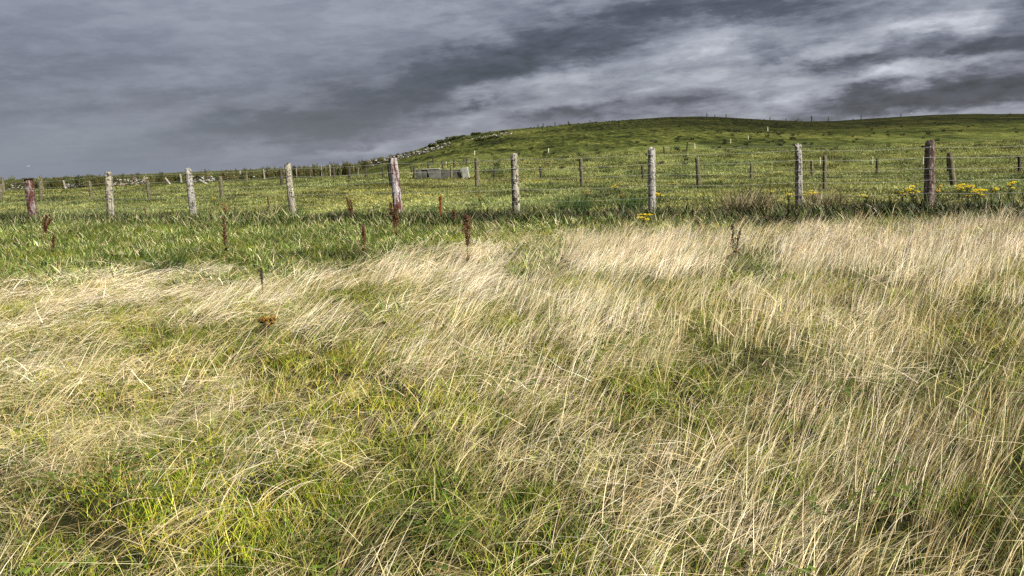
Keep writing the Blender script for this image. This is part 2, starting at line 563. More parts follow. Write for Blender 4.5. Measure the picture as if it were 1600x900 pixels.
STRAW = [(0.72, 0.63, 0.45), (0.80, 0.74, 0.62), (0.66, 0.55, 0.33), (0.54, 0.41, 0.22), (0.78, 0.69, 0.58)]
GREENS = [(0.080, 0.135, 0.010), (0.165, 0.215, 0.013), (0.040, 0.078, 0.008), (0.27, 0.29, 0.020), (0.30, 0.25, 0.035)]
DULL = [(0.34, 0.26, 0.15), (0.24, 0.17, 0.09), (0.42, 0.35, 0.24)]
LUSH = [(0.060, 0.100, 0.018), (0.025, 0.045, 0.010), (0.10, 0.145, 0.030), (0.22, 0.25, 0.09), (0.038, 0.068, 0.014)]
THATCH = [(0.26, 0.18, 0.07), (0.13, 0.085, 0.03), (0.36, 0.28, 0.12)]


def tuft(kind, wk=1.0, nk=1.0):
    V, Fc, T = [], [], []
    def pos(r):
        a, q = rnd.uniform(0, 6.283), r * math.sqrt(rnd.random())
        return (q * math.cos(a), q * math.sin(a), -0.02)
    def sc():
        # mostly bleached, now and then a dark or green stalk
        u = rnd.random()
        return rnd.choice(STRAW) if u < .84 else (rnd.choice(DULL) if u < .94 else (0.20, 0.22, 0.06))
    N_ = lambda k: range(max(3, int(round(k * nk))))
    if kind == 'upright':
        for _ in N_(12):
            c = sc()
            blade(V, Fc, T, pos(.17), rnd.uniform(.18, .46), rnd.uniform(.0040, .0068) * wk, R(rnd.uniform(0, 16)), R(rnd.uniform(15, 62)),
                  rnd.gauss(0.15, .36), 5, jit(tuple(0.85 * q for q in c), .16), jit(c, .16))
    elif kind == 'arched':
        for _ in N_(14):
            c = sc()
            blade(V, Fc, T, pos(.18), rnd.uniform(.20, .48), rnd.uniform(.0040, .0066) * wk, R(rnd.uniform(8, 35)), R(rnd.uniform(75, 122)),
                  rnd.gauss(0.1, .32), 6, jit(tuple(0.85 * q for q in c), .16), jit(c, .16))
    elif kind == 'lying':
        for _ in N_(7):
            c = rnd.choice(STRAW)
            b = pos(.22)
            blade(V, Fc, T, (b[0], b[1], rnd.uniform(.08, .26)), rnd.uniform(.22, .50), rnd.uniform(.0042, .0068) * wk, R(rnd.uniform(62, 90)), R(rnd.uniform(86, 106)),
                  rnd.uniform(0, 6.28), 4, jit(c), jit(c), kink=(rnd.uniform(.3, .7), R(rnd.uniform(-25, 25))) if rnd.random() < .35 else None)
    elif kind == 'green':
        for _ in N_(44):
            c = rnd.choice(GREENS if rnd.random() < .82 else THATCH)
            blade(V, Fc, T, pos(.13), rnd.uniform(.07, .19), rnd.uniform(.0038, .0068) * wk, R(rnd.uniform(0, 35)), R(rnd.uniform(20, 100)),
                  rnd.uniform(0, 6.28), 3, jit(c, .42), jit(c, .42))
    elif kind == 'thatch':
        for _ in N_(34):
            c = rnd.choice(THATCH + STRAW[2:4] + GREENS[:2])
            blade(V, Fc, T, pos(.15), rnd.uniform(.08, .24), rnd.uniform(.0034, .0056) * wk, R(rnd.uniform(10, 60)), R(rnd.uniform(40, 105)),
                  rnd.uniform(0, 6.28), 3, jit(c, .35), jit(c, .35))
    elif kind == 'lush':
        for _ in range(30):
            c = rnd.choice(LUSH)
            blade(V, Fc, T, pos(.17), rnd.uniform(.14, .34), rnd.uniform(.014, .024), R(rnd.uniform(0, 25)), R(rnd.uniform(30, 120)),
                  rnd.uniform(0, 6.28), 4, jit(c, .5), jit(c, .5))
        for _ in range(rnd.choice((1, 1, 2, 4))):
            c = rnd.choice(STRAW)
            blade(V, Fc, T, pos(.16), rnd.uniform(.26, .40), .0085, R(rnd.uniform(0, 20)), R(rnd.uniform(50, 120)), rnd.gauss(.2, .6), 5, jit(c), jit(c))
    elif kind == 'broad':
        for _ in range(16):
            c = rnd.choice(LUSH)
            blade(V, Fc, T, pos(.16), rnd.uniform(.12, .24), rnd.uniform(.030, .055), R(rnd.uniform(0, 40)), R(rnd.uniform(60, 125)),
                  rnd.uniform(0, 6.28), 4, jit(c, .4), jit(c, .4), twist=0)
    elif kind == 'pasture':
        for _ in range(50):
            c = rnd.choice([(0.13, 0.165, 0.045), (0.20, 0.24, 0.07), (0.08, 0.11, 0.028), (0.27, 0.28, 0.12), (0.22, 0.245, 0.085), (0.16, 0.19, 0.055)])
            blade(V, Fc, T, pos(.36), rnd.uniform(.06, .17), rnd.uniform(.016, .030), R(rnd.uniform(0, 35)), R(rnd.uniform(30, 110)),
                  rnd.uniform(0, 6.28), 2, jit(c, .4), jit(c, .4))
    elif kind == 'rough':
        for _ in range(30):
            c = rnd.choice([(0.035, 0.055, 0.013), (0.055, 0.08, 0.018), (0.11, 0.12, 0.032)])
            blade(V, Fc, T, pos(.32), rnd.uniform(.12, .30), rnd.uniform(.022, .040), R(rnd.uniform(0, 30)), R(rnd.uniform(20, 95)),
                  rnd.uniform(0, 6.28), 3, jit(c, .4), jit(c, .4))
    elif kind == 'clover':
        for _ in range(16):
            b = pos(.12); z = rnd.uniform(.04, .12); a0 = rnd.uniform(0, 6.28); c = jit((0.085, 0.125, 0.018), .4)
            r = rnd.uniform(.006, .010)
            for q in range(3):
                aa = a0 + q * 2.094
                i = len(V)
                cx, cy = b[0] + r * math.cos(aa), b[1] + r * math.sin(aa)
                tl = rnd.uniform(-.3, .3) * r
                for s in range(6):
                    t = s * 1.0472
                    V.append(np.array((cx + r * .95 * math.cos(t), cy + r * .95 * math.sin(t), z + tl * math.cos(t)))); T.append((*c, 1))
                Fc.append(tuple(range(i, i + 6)))
            blade(V, Fc, T, b, z + .02, .002, 0, .05, 0, 1, c, c)
    return V, Fc, T


def variants(cname, kinds, mat, wk=1.0, nk=1.0):
    c = bpy.data.collections.new(cname)
    for i, k in enumerate(kinds):
        V, Fc, T = tuft(k, wk, nk)
        me = mesh_from(cname, V, Fc, mat, False, T)
        o = bpy.data.objects.new('%s_%02d' % (cname, i), me)
        c.objects.link(o)
    return c


def scatter(name, coll, P, rot, scl, idx, shade, label, cat='grass'):
    me = bpy.data.meshes.new(name)
    n = len(P)
    me.vertices.add(n)
    me.vertices.foreach_set('co', np.asarray(P, np.float32).ravel())
    me.attributes.new('rot', 'FLOAT_VECTOR', 'POINT').data.foreach_set('vector', np.asarray(rot, np.float32).ravel())
    me.attributes.new('scl', 'FLOAT_VECTOR', 'POINT').data.foreach_set('vector', np.asarray(scl, np.float32).ravel())
    me.attributes.new('idx', 'INT', 'POINT').data.foreach_set('value', np.asarray(idx, np.int32))
    sh = np.ones((n, 4), np.float32); sh[:, :3] = shade
    me.attributes.new('shade', 'FLOAT_COLOR', 'POINT').data.foreach_set('color', sh.ravel())
    o = bpy.data.objects.new(name, me)
    link(o)
    g = bpy.data.node_groups.new(name + '_nodes', 'GeometryNodeTree')
    g.interface.new_socket('Geometry', in_out='INPUT', socket_type='NodeSocketGeometry')
    g.interface.new_socket('Geometry', in_out='OUTPUT', socket_type='NodeSocketGeometry')
    gi = g.nodes.new('NodeGroupInput'); go_ = g.nodes.new('NodeGroupOutput')
    ci = g.nodes.new('GeometryNodeCollectionInfo')
    ci.inputs['Collection'].default_value = coll
    ci.inputs['Separate Children'].default_value = True
    ci.inputs['Reset Children'].default_value = True
    ip = g.nodes.new('GeometryNodeInstanceOnPoints')
    ip.inputs['Pick Instance'].default_value = True
    def named(nm, dt):
        a = g.nodes.new('GeometryNodeInputNamedAttribute'); a.data_type = dt
        a.inputs['Name'].default_value = nm
        return [s for s in a.outputs if s.enabled and s.name == 'Attribute'][0]
    e2r = g.nodes.new('FunctionNodeEulerToRotation')
    L = g.links
    L.new(gi.outputs[0], ip.inputs['Points'])
    L.new(ci.outputs[0], ip.inputs['Instance'])
    L.new(named('idx', 'INT'), ip.inputs['Instance Index'])
    L.new(named('rot', 'FLOAT_VECTOR'), e2r.inputs[0]); L.new(e2r.outputs[0], ip.inputs['Rotation'])
    L.new(named('scl', 'FLOAT_VECTOR'), ip.inputs['Scale'])
    L.new(ip.outputs[0], go_.inputs[0])
    md = o.modifiers.new('scatter', 'NODES'); md.node_group = g
    tag(o, label, cat, kind='stuff')
    return o


def field_points(y0, y1, dens, half=0.70, margin=1.0):
    """jittered points over the ground in view (and a margin beside it)"""
    out = []
    bands = np.geomspace(y0, y1, max(2, int(math.log(y1 / y0) / 0.08)))
    for a, b in zip(bands[:-1], bands[1:]):
        hw = b * half + margin
        n = int(2 * hw * (b - a) * dens((a + b) / 2))
        out.append(np.stack([rng.uniform(-hw, hw, n), rng.uniform(a, b, n)], -1))
    P = np.vstack(out)
    z = height(P[:, 0], P[:, 1])
    return np.column_stack([P, z])


def fence_y(x):
    """depth of the near fence line at a given x"""
    # straight line through two post feet
    return FA[1] + (x - FA[0]) * (FB[1] - FA[1]) / (FB[0] - FA[0])


def gz_(d, px):  # point at depth from the picture column
    r = ray(px, 330)
    t = d / r.y
    return (r.x * t, d)


FA = gz_(26.8, 47)
FB = gz_(17.2, 1247)


def bl(px, py, cx, cy, rx, ry, tilt=0.0):
    c, s = math.cos(R(tilt)), math.sin(R(tilt))
    u = ((px - cx) * c - (py - cy) * s) / rx
    v = ((px - cx) * s + (py - cy) * c) / ry
    return np.exp(-(u * u + v * v) ** 1.5)


def nz(P, s, seed):
    out = np.empty(len(P))
    for i, (x, y) in enumerate(P[:, :2]):
        out[i] = noise.noise((x * s + seed, y * s - seed, seed * 1.7))
    return out


def straw_density(P, px, py):
    d = 0.58 + 0.36 * sstep(520, 720, py)
    # the lush green band before the fence on the left carries almost none
    limit = np.interp(px, [-400, 0, 250, 520, 620, 680, 760, 830, 900, 980, 1150, 1300, 1600, 2000],
                      [440, 438, 426, 424, 408, 394, 392, 396, 374, 364, 363, 360, 356, 354])
    edge = nz(P, 0.5, 3.1) * 26 + nz(P, 1.7, 6.1) * 12
    d *= sstep(-16, 22, py - limit + edge)
    for b, a in [((700, 425, 110, 50), .9), ((1000, 400, 130, 48), 1.3), ((1110, 378, 80, 20), .8), ((1400, 400, 240, 46), 1.0), ((1290, 470, 80, 34), -.35), ((1500, 490, 90, 30), -.3), ((1560, 420, 110, 70), .6),
                 ((90, 450, 130, 40), .9), ((330, 455, 240, 48, 6), .8), ((60, 600, 150, 110), .45), ((480, 500, 80, 40), .3),
                 ((700, 560, 160, 80, 20), .45), ((930, 540, 160, 110, 30), .45), ((1290, 560, 140, 160), .30), ((1100, 800, 120, 100), .35),
                 ((960, 700, 160, 100), .2), ((700, 720, 110, 70), .25), ((330, 700, 130, 80), .2), ((1400, 700, 160, 120), .2),
                 ((830, 405, 60, 30), -.30), ((1170, 410, 60, 32), -.75), ((520, 610, 100, 60), -.30), ((450, 690, 110, 40), -.18), ((250, 790, 120, 60), -.15),
                 ((660, 820, 60, 90), -.22), ((1150, 720, 60, 50), -.25), ((1560, 600, 70, 60), -.25), ((1540, 840, 80, 60), -.3), ((970, 610, 60, 40), -.3), ((520, 640, 120, 50), -.35), ((620, 860, 90, 50), -.3), ((240, 790, 90, 40), -.2),
                 ((560, 450, 60, 30), -.2), ((260, 415, 40, 20), -.5), ((1040, 470, 60, 40), -.1)]:
        d += a * bl(px, py, *b) * sstep(-16, 22, py - limit + edge)
    d *= 1 + 0.9 * nz(P, 1.1, 8.8) + 0.45 * nz(P, 0.42, 5.2)
    return np.clip(d, 0, 1.8)


def rot_scale(n, mean=0.0, jz=0.35, tilt=0.12, smin=0.8, smax=1.2):
    rot = np.column_stack([rng.normal(0, tilt, n), rng.normal(0, tilt, n), rng.normal(mean, jz, n) if jz < 3 else rng.uniform(0, 6.28, n)])
    s = rng.uniform(smin, smax, n)
    return rot, np.column_stack([s, s, s * rng.uniform(.88, 1.12, n)])


# -- bleached long grass; the stalks one can tell apart get coarser with distance
TIERS = [(1.5, 5.5, 0.58, 1.45, 'nearest the viewer'), (5.5, 10.0, 0.78, 1.3, 'in the middle of the near field'), (10.0, 24.0, 1.0, 1.25, 'up to the near fence')]
P0 = field_points(1.5, 24.0, lambda y: 120 if y < 5 else 120 * (5 / y) ** 0.62)
P0 = P0[P0[:, 1] < fence_y(P0[:, 0]) - 0.7]
px, py = project(P0)
D0 = straw_density(P0, px, py)
keep = rng.random(len(P0)) < D0 / 1.9
P0, D0 = P0[keep], D0[keep]
tier_of = np.clip(P0[:, 1] + rng.normal(0, .5, len(P0)), 1.6, 23.9)
for lo, hi, wk, nk, where in TIERS:
    coll_straw = variants('straw', ['upright'] * 6 + ['arched'] * 6 + ['lying'] * 4, M_STRAW, wk, nk)
    sel = (tier_of >= lo) & (tier_of < hi)
    P, D = P0[sel], D0[sel]
    px, py = project(P)
    n = len(P)
    rot, scl = rot_scale(n, 0.0, 0.24, 0.09, 0.62, 1.18)
    scl *= (0.78 + 0.22 * sstep(3.5, 11, P[:, 1]))[:, None]
    lean = 0.42 - 0.30 * sstep(300, 1250, px) + 0.22 * nz(P, 0.35, 15.5)
    rot[:, 1] += lean
    u = rng.random(n)
    arch_p = np.clip(0.80 - px / 2300 + 0.2 * sstep(540, 440, py) * (px < 820) + 0.25 * nz(P, 0.5, 7.4), 0.12, 0.92)
    lie_p = np.clip(0.24 * sstep(470, 620, py) * np.clip(1.25 - px / 2400, 0.5, 1.2) + 0.3 * nz(P, 0.8, 12.4), 0.02, .6)
    idx = np.where(u < lie_p, 12 + rng.integers(0, 4, n), np.where(u < lie_p + arch_p * (1 - lie_p), 6 + rng.integers(0, 6, n), rng.integers(0, 6, n)))
    rot[idx >= 12, 1] -= lean[idx >= 12]
    rot[idx >= 12, 2] = rng.uniform(0, 6.28, (idx >= 12).sum())
    bright = 0.92 + 0.40 * np.clip(D / 1.6, 0, 1) + rng.normal(0, .09, n) + 0.14 * nz(P, 0.8, 1.3)
    warm = 0.55 + 0.6 * nz(P, 0.7, 6.6) + 0.15 * rng.normal(0, 1, n)
    warm = np.clip((warm + .25) * (1 - 0.8 * np.clip(D / 1.4, 0, 1)), -.1, 1.1)
    warm += 0.30 * sstep(430, 620, py)
    shade = np.column_stack([bright, bright * (1 - 0.06 * warm), bright * (1 - 0.34 * warm)])
    scatter('straw_grass', coll_straw, P, rot, scl, idx, shade, 'long bleached straw coloured grass bent by the wind, ' + where)
    print('straw', n)

# -- green undergrowth
P0 = field_points(1.5, 24.0, lambda y: 72 if y < 6 else 72 * (6 / y) ** 0.55)
P0 = P0[P0[:, 1] < fence_y(P0[:, 0]) - 0.2]
tier_of = np.clip(P0[:, 1] + rng.normal(0, .5, len(P0)), 1.6, 23.9)
for lo, hi, wk, nk, where in TIERS:
    coll_green = variants('undergrowth', ['green'] * 6 + ['thatch'] * 3, M_GREEN, wk, nk)
    P = P0[(tier_of >= lo) & (tier_of < hi)]
    px, py = project(P)
    n = len(P)
    rot, scl = rot_scale(n, 0, 9, 0.15, 0.70, 1.15)
    scl[:, 2] *= 0.78
    scl *= (1 + 0.4 * sstep(6, 18, P[:, 1]))[:, None]
    th = np.clip(0.24 + 0.5 * nz(P, 0.9, 4.4) + 0.35 * bl(px, py, 60, 640, 140, 200) + 0.2 * bl(px, py, 1450, 560, 200, 160) - .5 * sstep(430, 400, py) * (px < 700), 0, .8)
    idx = np.where(rng.random(n) < th, 6 + rng.integers(0, 3, n), rng.integers(0, 6, n))
    yel = np.clip(0.50 + 0.9 * nz(P, 0.6, 2.2) + 0.85 * bl(px, py, 260, 790, 160, 90) + 0.7 * bl(px, py, 540, 620, 140, 70) + 0.35 * bl(px, py, 1150, 760, 220, 120)
                  - 0.5 * bl(px, py, 620, 840, 120, 90) - .5 * sstep(440, 400, py) * (px < 700), 0, 1.2)
    b = 0.88 + 0.44 * yel + rng.normal(0, .16, n) + .5 * nz(P, 1.4, 14.2)
    b *= 1 - .15 * sstep(450, 410, py + 40 * (px > 800)) * np.clip(1.4 - px / 1400, .4, 1)
    shade = np.column_stack([b * (0.88 + 0.24 * yel), b * (1.0 + 0.14 * yel), b * (1.10 - 0.2 * yel)])
    scatter('green_grass', coll_green, P, rot, scl, idx, shade, 'short yellow green grass and brown thatch between the dry stalks, ' + where)
    print('green', n)

# -- clover leaves near the camera
coll_clover = variants('clover', ['clover'] * 4, M_GREEN)
P = field_points(1.5, 6.5, lambda y: 14)
px, py = project(P)
D = np.clip(0.25 + 0.9 * nz(P, 1.3, 9.2) + 0.7 * bl(px, py, 560, 840, 260, 120) + 0.5 * bl(px, py, 60, 860, 120, 80), 0, 1)
P = P[rng.random(len(P)) < D]
n = len(P)
rot, scl = rot_scale(n, 0, 9, 0.1, 0.8, 1.3)
shade = np.clip(rng.normal(1, .2, (n, 1)), .5, 1.5) * np.array([[1, 1, 1]])
scatter('clover', coll_clover, P, rot, scl, rng.integers(0, 4, n), shade, 'low round clover leaves in the turf nearest the viewer', 'clover')

# -- lush verge before the fence
coll_lush = variants('verge', ['lush'] * 5 + ['broad'] * 3, M_GREEN)
P = field_points(7.0, 30.0, lambda y: 26, 0.72, 2)
px, py = project(P)
limit = np.interp(px, [-400, 0, 250, 520, 620, 680, 760, 830, 900, 980, 1150, 1300, 1600, 2000],
                  [446, 444, 434, 432, 418, 406, 404, 408, 392, 378, 374, 371, 368, 366])
ok = (P[:, 1] < fence_y(P[:, 0]) + 0.3)
D = sstep(20, -14, py - limit + nz(P, 0.5, 3.1) * 26 + nz(P, 1.7, 6.1) * 12)
D = np.maximum(D, 0.9 * bl(px, py, 1170, 410, 55, 30)); D = np.maximum(D, 0.6 * bl(px, py, 830, 410, 60, 26)); D = np.maximum(D, 0.7 * bl(px, py, 262, 420, 26, 22))
D = np.maximum(D, 0.35 * bl(px, py, 600, 560, 80, 60)); D = np.maximum(D, 0.5 * bl(px, py, 960, 620, 50, 40)); D = np.maximum(D, 0.6 * bl(px, py, 1550, 820, 60, 60))
P = P[ok & (rng.random(len(P)) < D)]
px, py = project(P)
n = len(P)
rot, scl = rot_scale(n, 0, 9, 0.12, 0.6, 1.05)
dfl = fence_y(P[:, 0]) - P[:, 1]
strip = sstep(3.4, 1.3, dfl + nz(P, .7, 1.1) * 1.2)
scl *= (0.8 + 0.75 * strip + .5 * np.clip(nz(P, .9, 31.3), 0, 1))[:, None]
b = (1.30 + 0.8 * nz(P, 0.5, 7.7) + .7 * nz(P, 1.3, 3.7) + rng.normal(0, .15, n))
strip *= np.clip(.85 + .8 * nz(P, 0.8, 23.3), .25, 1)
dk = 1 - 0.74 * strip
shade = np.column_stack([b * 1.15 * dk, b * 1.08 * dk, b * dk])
scatter('verge_grass', coll_lush, P, rot, scl, rng.integers(0, 8, n), shade, 'lush dark green ungrazed grass in a band along the near fence')
print('verge', n)

# -- grazed pasture beyond the fence
coll_past = variants('pasture', ['pasture'] * 6 + ['rough'] * 3, M_GREEN)
P = field_points(17.0, 95.0, lambda y: 11 * (22 / y) ** 1.25 if y > 22 else 11, 0.70, 3)
P = P[P[:, 1] > fence_y(P[:, 0]) - 0.4]
px, py = project(P)
n = len(P)
rot, scl = rot_scale(n, 0, 9, 0.08, 0.8, 1.3)
scl *= (1 + 0.9 * sstep(30, 80, P[:, 1]))[:, None]
scl[:, 2] *= 0.52
Q = P * np.array((1, .4, 1))
rough = np.clip(0.04 + 0.8 * nz(Q, 0.5, 5.5) + 0.5 * nz(Q, 1.4, 2.5), 0, .85)
STR = [[(470, 281), (650, 281), (850, 281)], [(1000, 281), (1240, 276), (1460, 272), (1600, 271)], [(835, 292), (1000, 293), (1240, 295)], [(520, 297), (640, 295)],
       [(-40, 316), (60, 314)], [(560, 291), (700, 293)], [(130, 314), (250, 314)], [(780, 256), (900, 257)], [(930, 264), (1010, 262)]]
EXTRA = []
for line in STR:
    for a_, b_ in zip(line[:-1], line[1:]):
        A_, B_ = hit(*a_), hit(*b_)
        for _ in range(int((B_ - A_).length * 5)):
            q = A_.lerp(B_, rnd.random()); EXTRA.append((q.x, q.y + rnd.gauss(0, .22)))
EXTRA = np.array(EXTRA)
idx = np.where(rng.random(n) < rough, 6 + rng.integers(0, 3, n), rng.integers(0, 6, n))
P = np.vstack([P, np.column_stack([EXTRA, height(EXTRA[:, 0], EXTRA[:, 1])])])
idx = np.concatenate([idx, 6 + rng.integers(0, 3, len(EXTRA))])
r2, s2 = rot_scale(len(EXTRA), 0, 9, .08, .6, 1.1)
rot = np.vstack([rot, r2]); scl = np.vstack([scl, s2])
px, py = project(P); n = len(P)
Q = P * np.array((1, .4, 1))
b = 1.16 + 0.75 * nz(Q, 0.4, 9.9) + 0.5 * nz(Q, 1.5, 4.9) + rng.normal(0, .10, n)
yl = nz(P, 0.12, 3.3) - .15
b *= 1 + 0.18 * bl(px, py, 700, 318, 330, 22)
shade = np.column_stack([b * (1.13 + .16 * yl), b * 1.0, b * (0.92 - .15 * yl)])
scatter('pasture_grass', coll_past, P, rot, scl, idx, shade, 'short mottled yellow green pasture grass between the fences')
print('pasture', n)

# -- dark rush tussocks on the hillside
coll_rush = bpy.data.collections.new('rush')
for i in range(4):
    V, Fc, T = [], [], []
    for _ in range(80):
        a, q = rnd.uniform(0, 6.283), .32 * math.sqrt(rnd.random())
        c = rnd.choice([(0.018, 0.026, 0.008), (0.03, 0.042, 0.012), (0.05, 0.055, 0.02)])
        blade(V, Fc, T, (q * math.cos(a), q * math.sin(a), -.05), rnd.uniform(.35, .75), .035, R(rnd.uniform(0, 20)), R(rnd.uniform(15, 80)),
              a + rnd.uniform(-.6, .6), 3, jit(c, .3), jit(c, .3))
    me = mesh_from('rush', V, Fc, M_GREEN, False, T)
    coll_rush.objects.link(bpy.data.objects.new('rush_%02d' % i, me))
pts = []
for _ in range(4200):
    yy = rng.uniform(70, 262); kx = rng.uniform(-0.16, 0.75)
    pts.append((kx * yy, yy))
P = np.array(pts)
P = np.column_stack([P, height(P[:, 0], P[:, 1])])
px, py = project(P)
crest = np.interp((px - 800) / F, EX, EE)
keep = (crest > 4.5) & (rng.random(len(P)) < np.clip(0.16 + 0.9 * nz(P, 0.035, 2.8) + .25 * sstep(500, 1000, px) , 0, 1) * (0.12 + 0.40 * (py < 236) * (px < 1250)))
P = P[keep]; n = len(P)
rot, scl = rot_scale(n, 0, 9, 0.05, 0.42, .9)
shade = np.clip(rng.normal(.7, .2, (n, 1)), .3, 1.8) * np.array([[1, 1, 1]])
scatter('rush_tussocks', coll_rush, P, rot, scl, rng.integers(0, 4, n), shade, 'dark rush tussocks dotted all over the green hillside', 'rushes')
print('rush', n)

# ------------------------------------------------------------------ posts and fences
def post_mesh(name, mat, r0=0.5, sides=20, rings=19, seed=0, cap=False, slant=0.0, square=False):
    """a unit-height post (height 1, radius r0 at the foot) with a worn shaft and a sawn top"""
    V, Fc = [], []
    for i in range(rings):
        z = -0.25 + 1.25 * i / (rings - 1)
        k = 1.0 - 0.10 * max(z, 0)
        if i == rings - 1: k *= 0.94
        for s in range(sides):
            a = s / sides * 6.2832
            w = 1 + 0.07 * noise.noise((math.cos(a) * 1.3 + seed, math.sin(a) * 1.3, z * 5 + seed)) + 0.05 * noise.noise((math.cos(a) * 3 + seed, math.sin(a) * 3, z * 14))
            rr = r0 * k * w
            if square:
                q = max(abs(math.cos(a)), abs(math.sin(a)))
                rr = r0 * k * min(1 / q, 1.28) * .88
            if (s * 7 + int(seed * 3)) % 9 == 0 and noise.noise((s * 2.3, z * 2.2, seed)) > -.15: rr *= .84
            if noise.noise((math.cos(a) * 1.6, math.sin(a) * 1.6 + seed, z * 7)) > .33: rr *= 1.07
            zz = z
            if i >= rings - 1: zz += slant * math.cos(a) * 0.02 + 0.022 * noise.noise((s * 1.7, seed, 3))
            V.append((rr * math.cos(a), rr * math.sin(a), zz))
    for i in range(rings - 1):
        for s in range(sides):
            s2 = (s + 1) % sides
            Fc.append((i * sides + s, i * sides + s2, (i + 1) * sides + s2, (i + 1) * sides + s))
    # rounded arris then sawn top
    i1 = (rings - 1) * sides
    j = len(V)
    for s in range(sides):
        x, y, z = V[i1 + s]
        V.append((x * 0.88, y * 0.88, z + 0.008))
    for s in range(sides):
        s2 = (s + 1) % sides
        Fc.append((i1 + s, i1 + s2, j + s2, j + s))
    V.append((0, 0, V[j][2] - 0.002))
    for s in range(sides):
        Fc.append((j + s, j + (s + 1) % sides, len(V) - 1))
    me = mesh_from(name, V, Fc, mat, True)
    return me


def tube(V, Fc, pts, r, sides=5):
    pts = [Vector(p) for p in pts]
    i0 = len(V)
    for k, p in enumerate(pts):
        d = (pts[min(k + 1, len(pts) - 1)] - pts[max(k - 1, 0)]).normalized()
        a = d.orthogonal().normalized(); b = d.cross(a)
        rr = r[k] if isinstance(r, (list, tuple)) else r
        for s in range(sides):
            t = s / sides * 6.2832
            V.append(p + (a * math.cos(t) + b * math.sin(t)) * rr)
    for k in range(len(pts) - 1):
        for s in range(sides):
            s2 = (s + 1) % sides
            Fc.append((i0 + k * sides + s, i0 + k * sides + s2, i0 + (k + 1) * sides + s2, i0 + (k + 1) * sides + s))
    Fc.append(tuple(i0 + s for s in range(sides))[::-1])
    Fc.append(tuple(i0 + (len(pts) - 1) * sides + s for s in range(sides)))


def box(V, Fc, c, s, rz=0.0, ry=0.0, taper=1.0):
    i = len(V)
    Mx = Matrix.Rotation(rz, 3, 'Z') @ Matrix.Rotation(ry, 3, 'Y')
    for dz in (-1, 1):
        k = taper if dz > 0 else 1.0
        for dx, dy in ((-1, -1), (1, -1), (1, 1), (-1, 1)):
            V.append(Vector(c) + Mx @ Vector((dx * s[0] / 2 * k, dy * s[1] / 2 * k, dz * s[2] / 2)))
    Fc += [(i, i + 3, i + 2, i + 1), (i + 4, i + 5, i + 6, i + 7)] + [(i + a, i + (a + 1) % 4, i + 4 + (a + 1) % 4, i + 4 + a) for a in range(4)]


POSTMESH = {}


def put_post(parent, foot, top, width, mat, name='fence_post', variant=0, label=None):
    """a post whose foot and top centre are at the given points (world)"""
    key = (mat.name, variant)
    if key not in POSTMESH:
        POSTMESH[key] = post_mesh('post', mat, 0.5, seed=variant * 3.7 + len(POSTMESH), slant=variant % 3 - 1, square=False)
    foot, top = Vector(foot), Vector(top)
    ax = top - foot
    o = bpy.data.objects.new(name, POSTMESH[key])
    loc = foot - (parent.location if parent is not None else Vector((0, 0, 0)))
    o.location = loc
    o.rotation_mode = 'QUATERNION'
    o.rotation_quaternion = ax.to_track_quat('Z', 'Y')
    o.scale = (width, width, ax.length)
    link(o, parent)
    if label: o['label'] = label
    return o


def post_from_px(fx, fy, tx, ty, wpx, depth=None):
    """foot, top and width of a post seen in the photograph"""
    if depth is None:
        foot = hit(fx, fy)
    else:
        r = ray(fx, 330)
        t = depth / r.y
        foot = Vector((r.x * t, depth, H(r.x * t, depth)))
    r = ray(tx, ty)
    t = foot.y / r.y
    top = Vector((r.x * t, foot.y, EYE + r.z * t))
    dist = (foot - Vector((0, 0, EYE))).dot(fwd)
    return foot, top, wpx / F * dist


near_fence = empty('wire_fence', (FA[0], FA[1], H(*FA)))
tag(near_fence, 'nearest wire fence with thick round peeling posts along the edge of the long grass', 'fence')
# foot px, top px, top py, width px, material, note
NEAR = [(-85, -92, 287, 12, M_PALE, None, 0),
        (51, 44, 280, 14, M_REDPOST2, 'thick post with dark red peeling bark and a flat overhanging cap', 0),
        (172, 169, 269, 11.5, M_PALE, 'pale post with black cracks across it', 1),
        (302, 294, 265, 11, M_GREYPOST, 'grey speckled post leaning left', 2),
        (458, 449, 257, 11, M_PALE, 'pale cracked post with a yellow lichened top', 3),
        (623, 614, 248, 14.5, M_REDPOST, 'tall post, whitish below and peeling red above', 1),
        (807, 803, 241, 12.5, M_PALE, 'straight pale post with fine black cracks', 4),
        (1019, 1018, 233.5, 12.5, M_GREYPOST, 'smooth silver grey post', 5),
        (1249, 1247, 227, 11.5, M_GREYPOST, 'light grey post with dark cross cracks', 6),
        (1452, 1453, 222, 15.5, M_BROWNPOST, 'thickest post, dark brown with shredded bark', 2),
        (1690, 1694, 214, 12, M_PALE, None, 7)]
tops = []
for (fx, tx, ty, wpx, mat, lab, var) in NEAR:
    k = (ray(fx, 330).x / ray(fx, 330).y)
    # depth where this column meets the fence line
    s = (FB[1] - FA[1]) / (FB[0] - FA[0])
    d = (FA[1] - s * FA[0]) / (1 - s * k)
    foot, top, w = post_from_px(fx, 0, tx, ty, wpx, d)
    po = put_post(near_fence, foot, top, w, mat, variant=var, label=lab)
    tops.append((foot, top, w, po))


def sub(po, name, me, loc_world):
    """a small piece fixed to a post; keeps its own size under the scaled post"""
    o = bpy.data.objects.new(name, me)
    link(o)
    o.parent = po
    bpy.context.view_layer.update()
    o.matrix_parent_inverse = po.matrix_world.inverted()
    o.location = loc_world
    return o


bpy.context.view_layer.update()
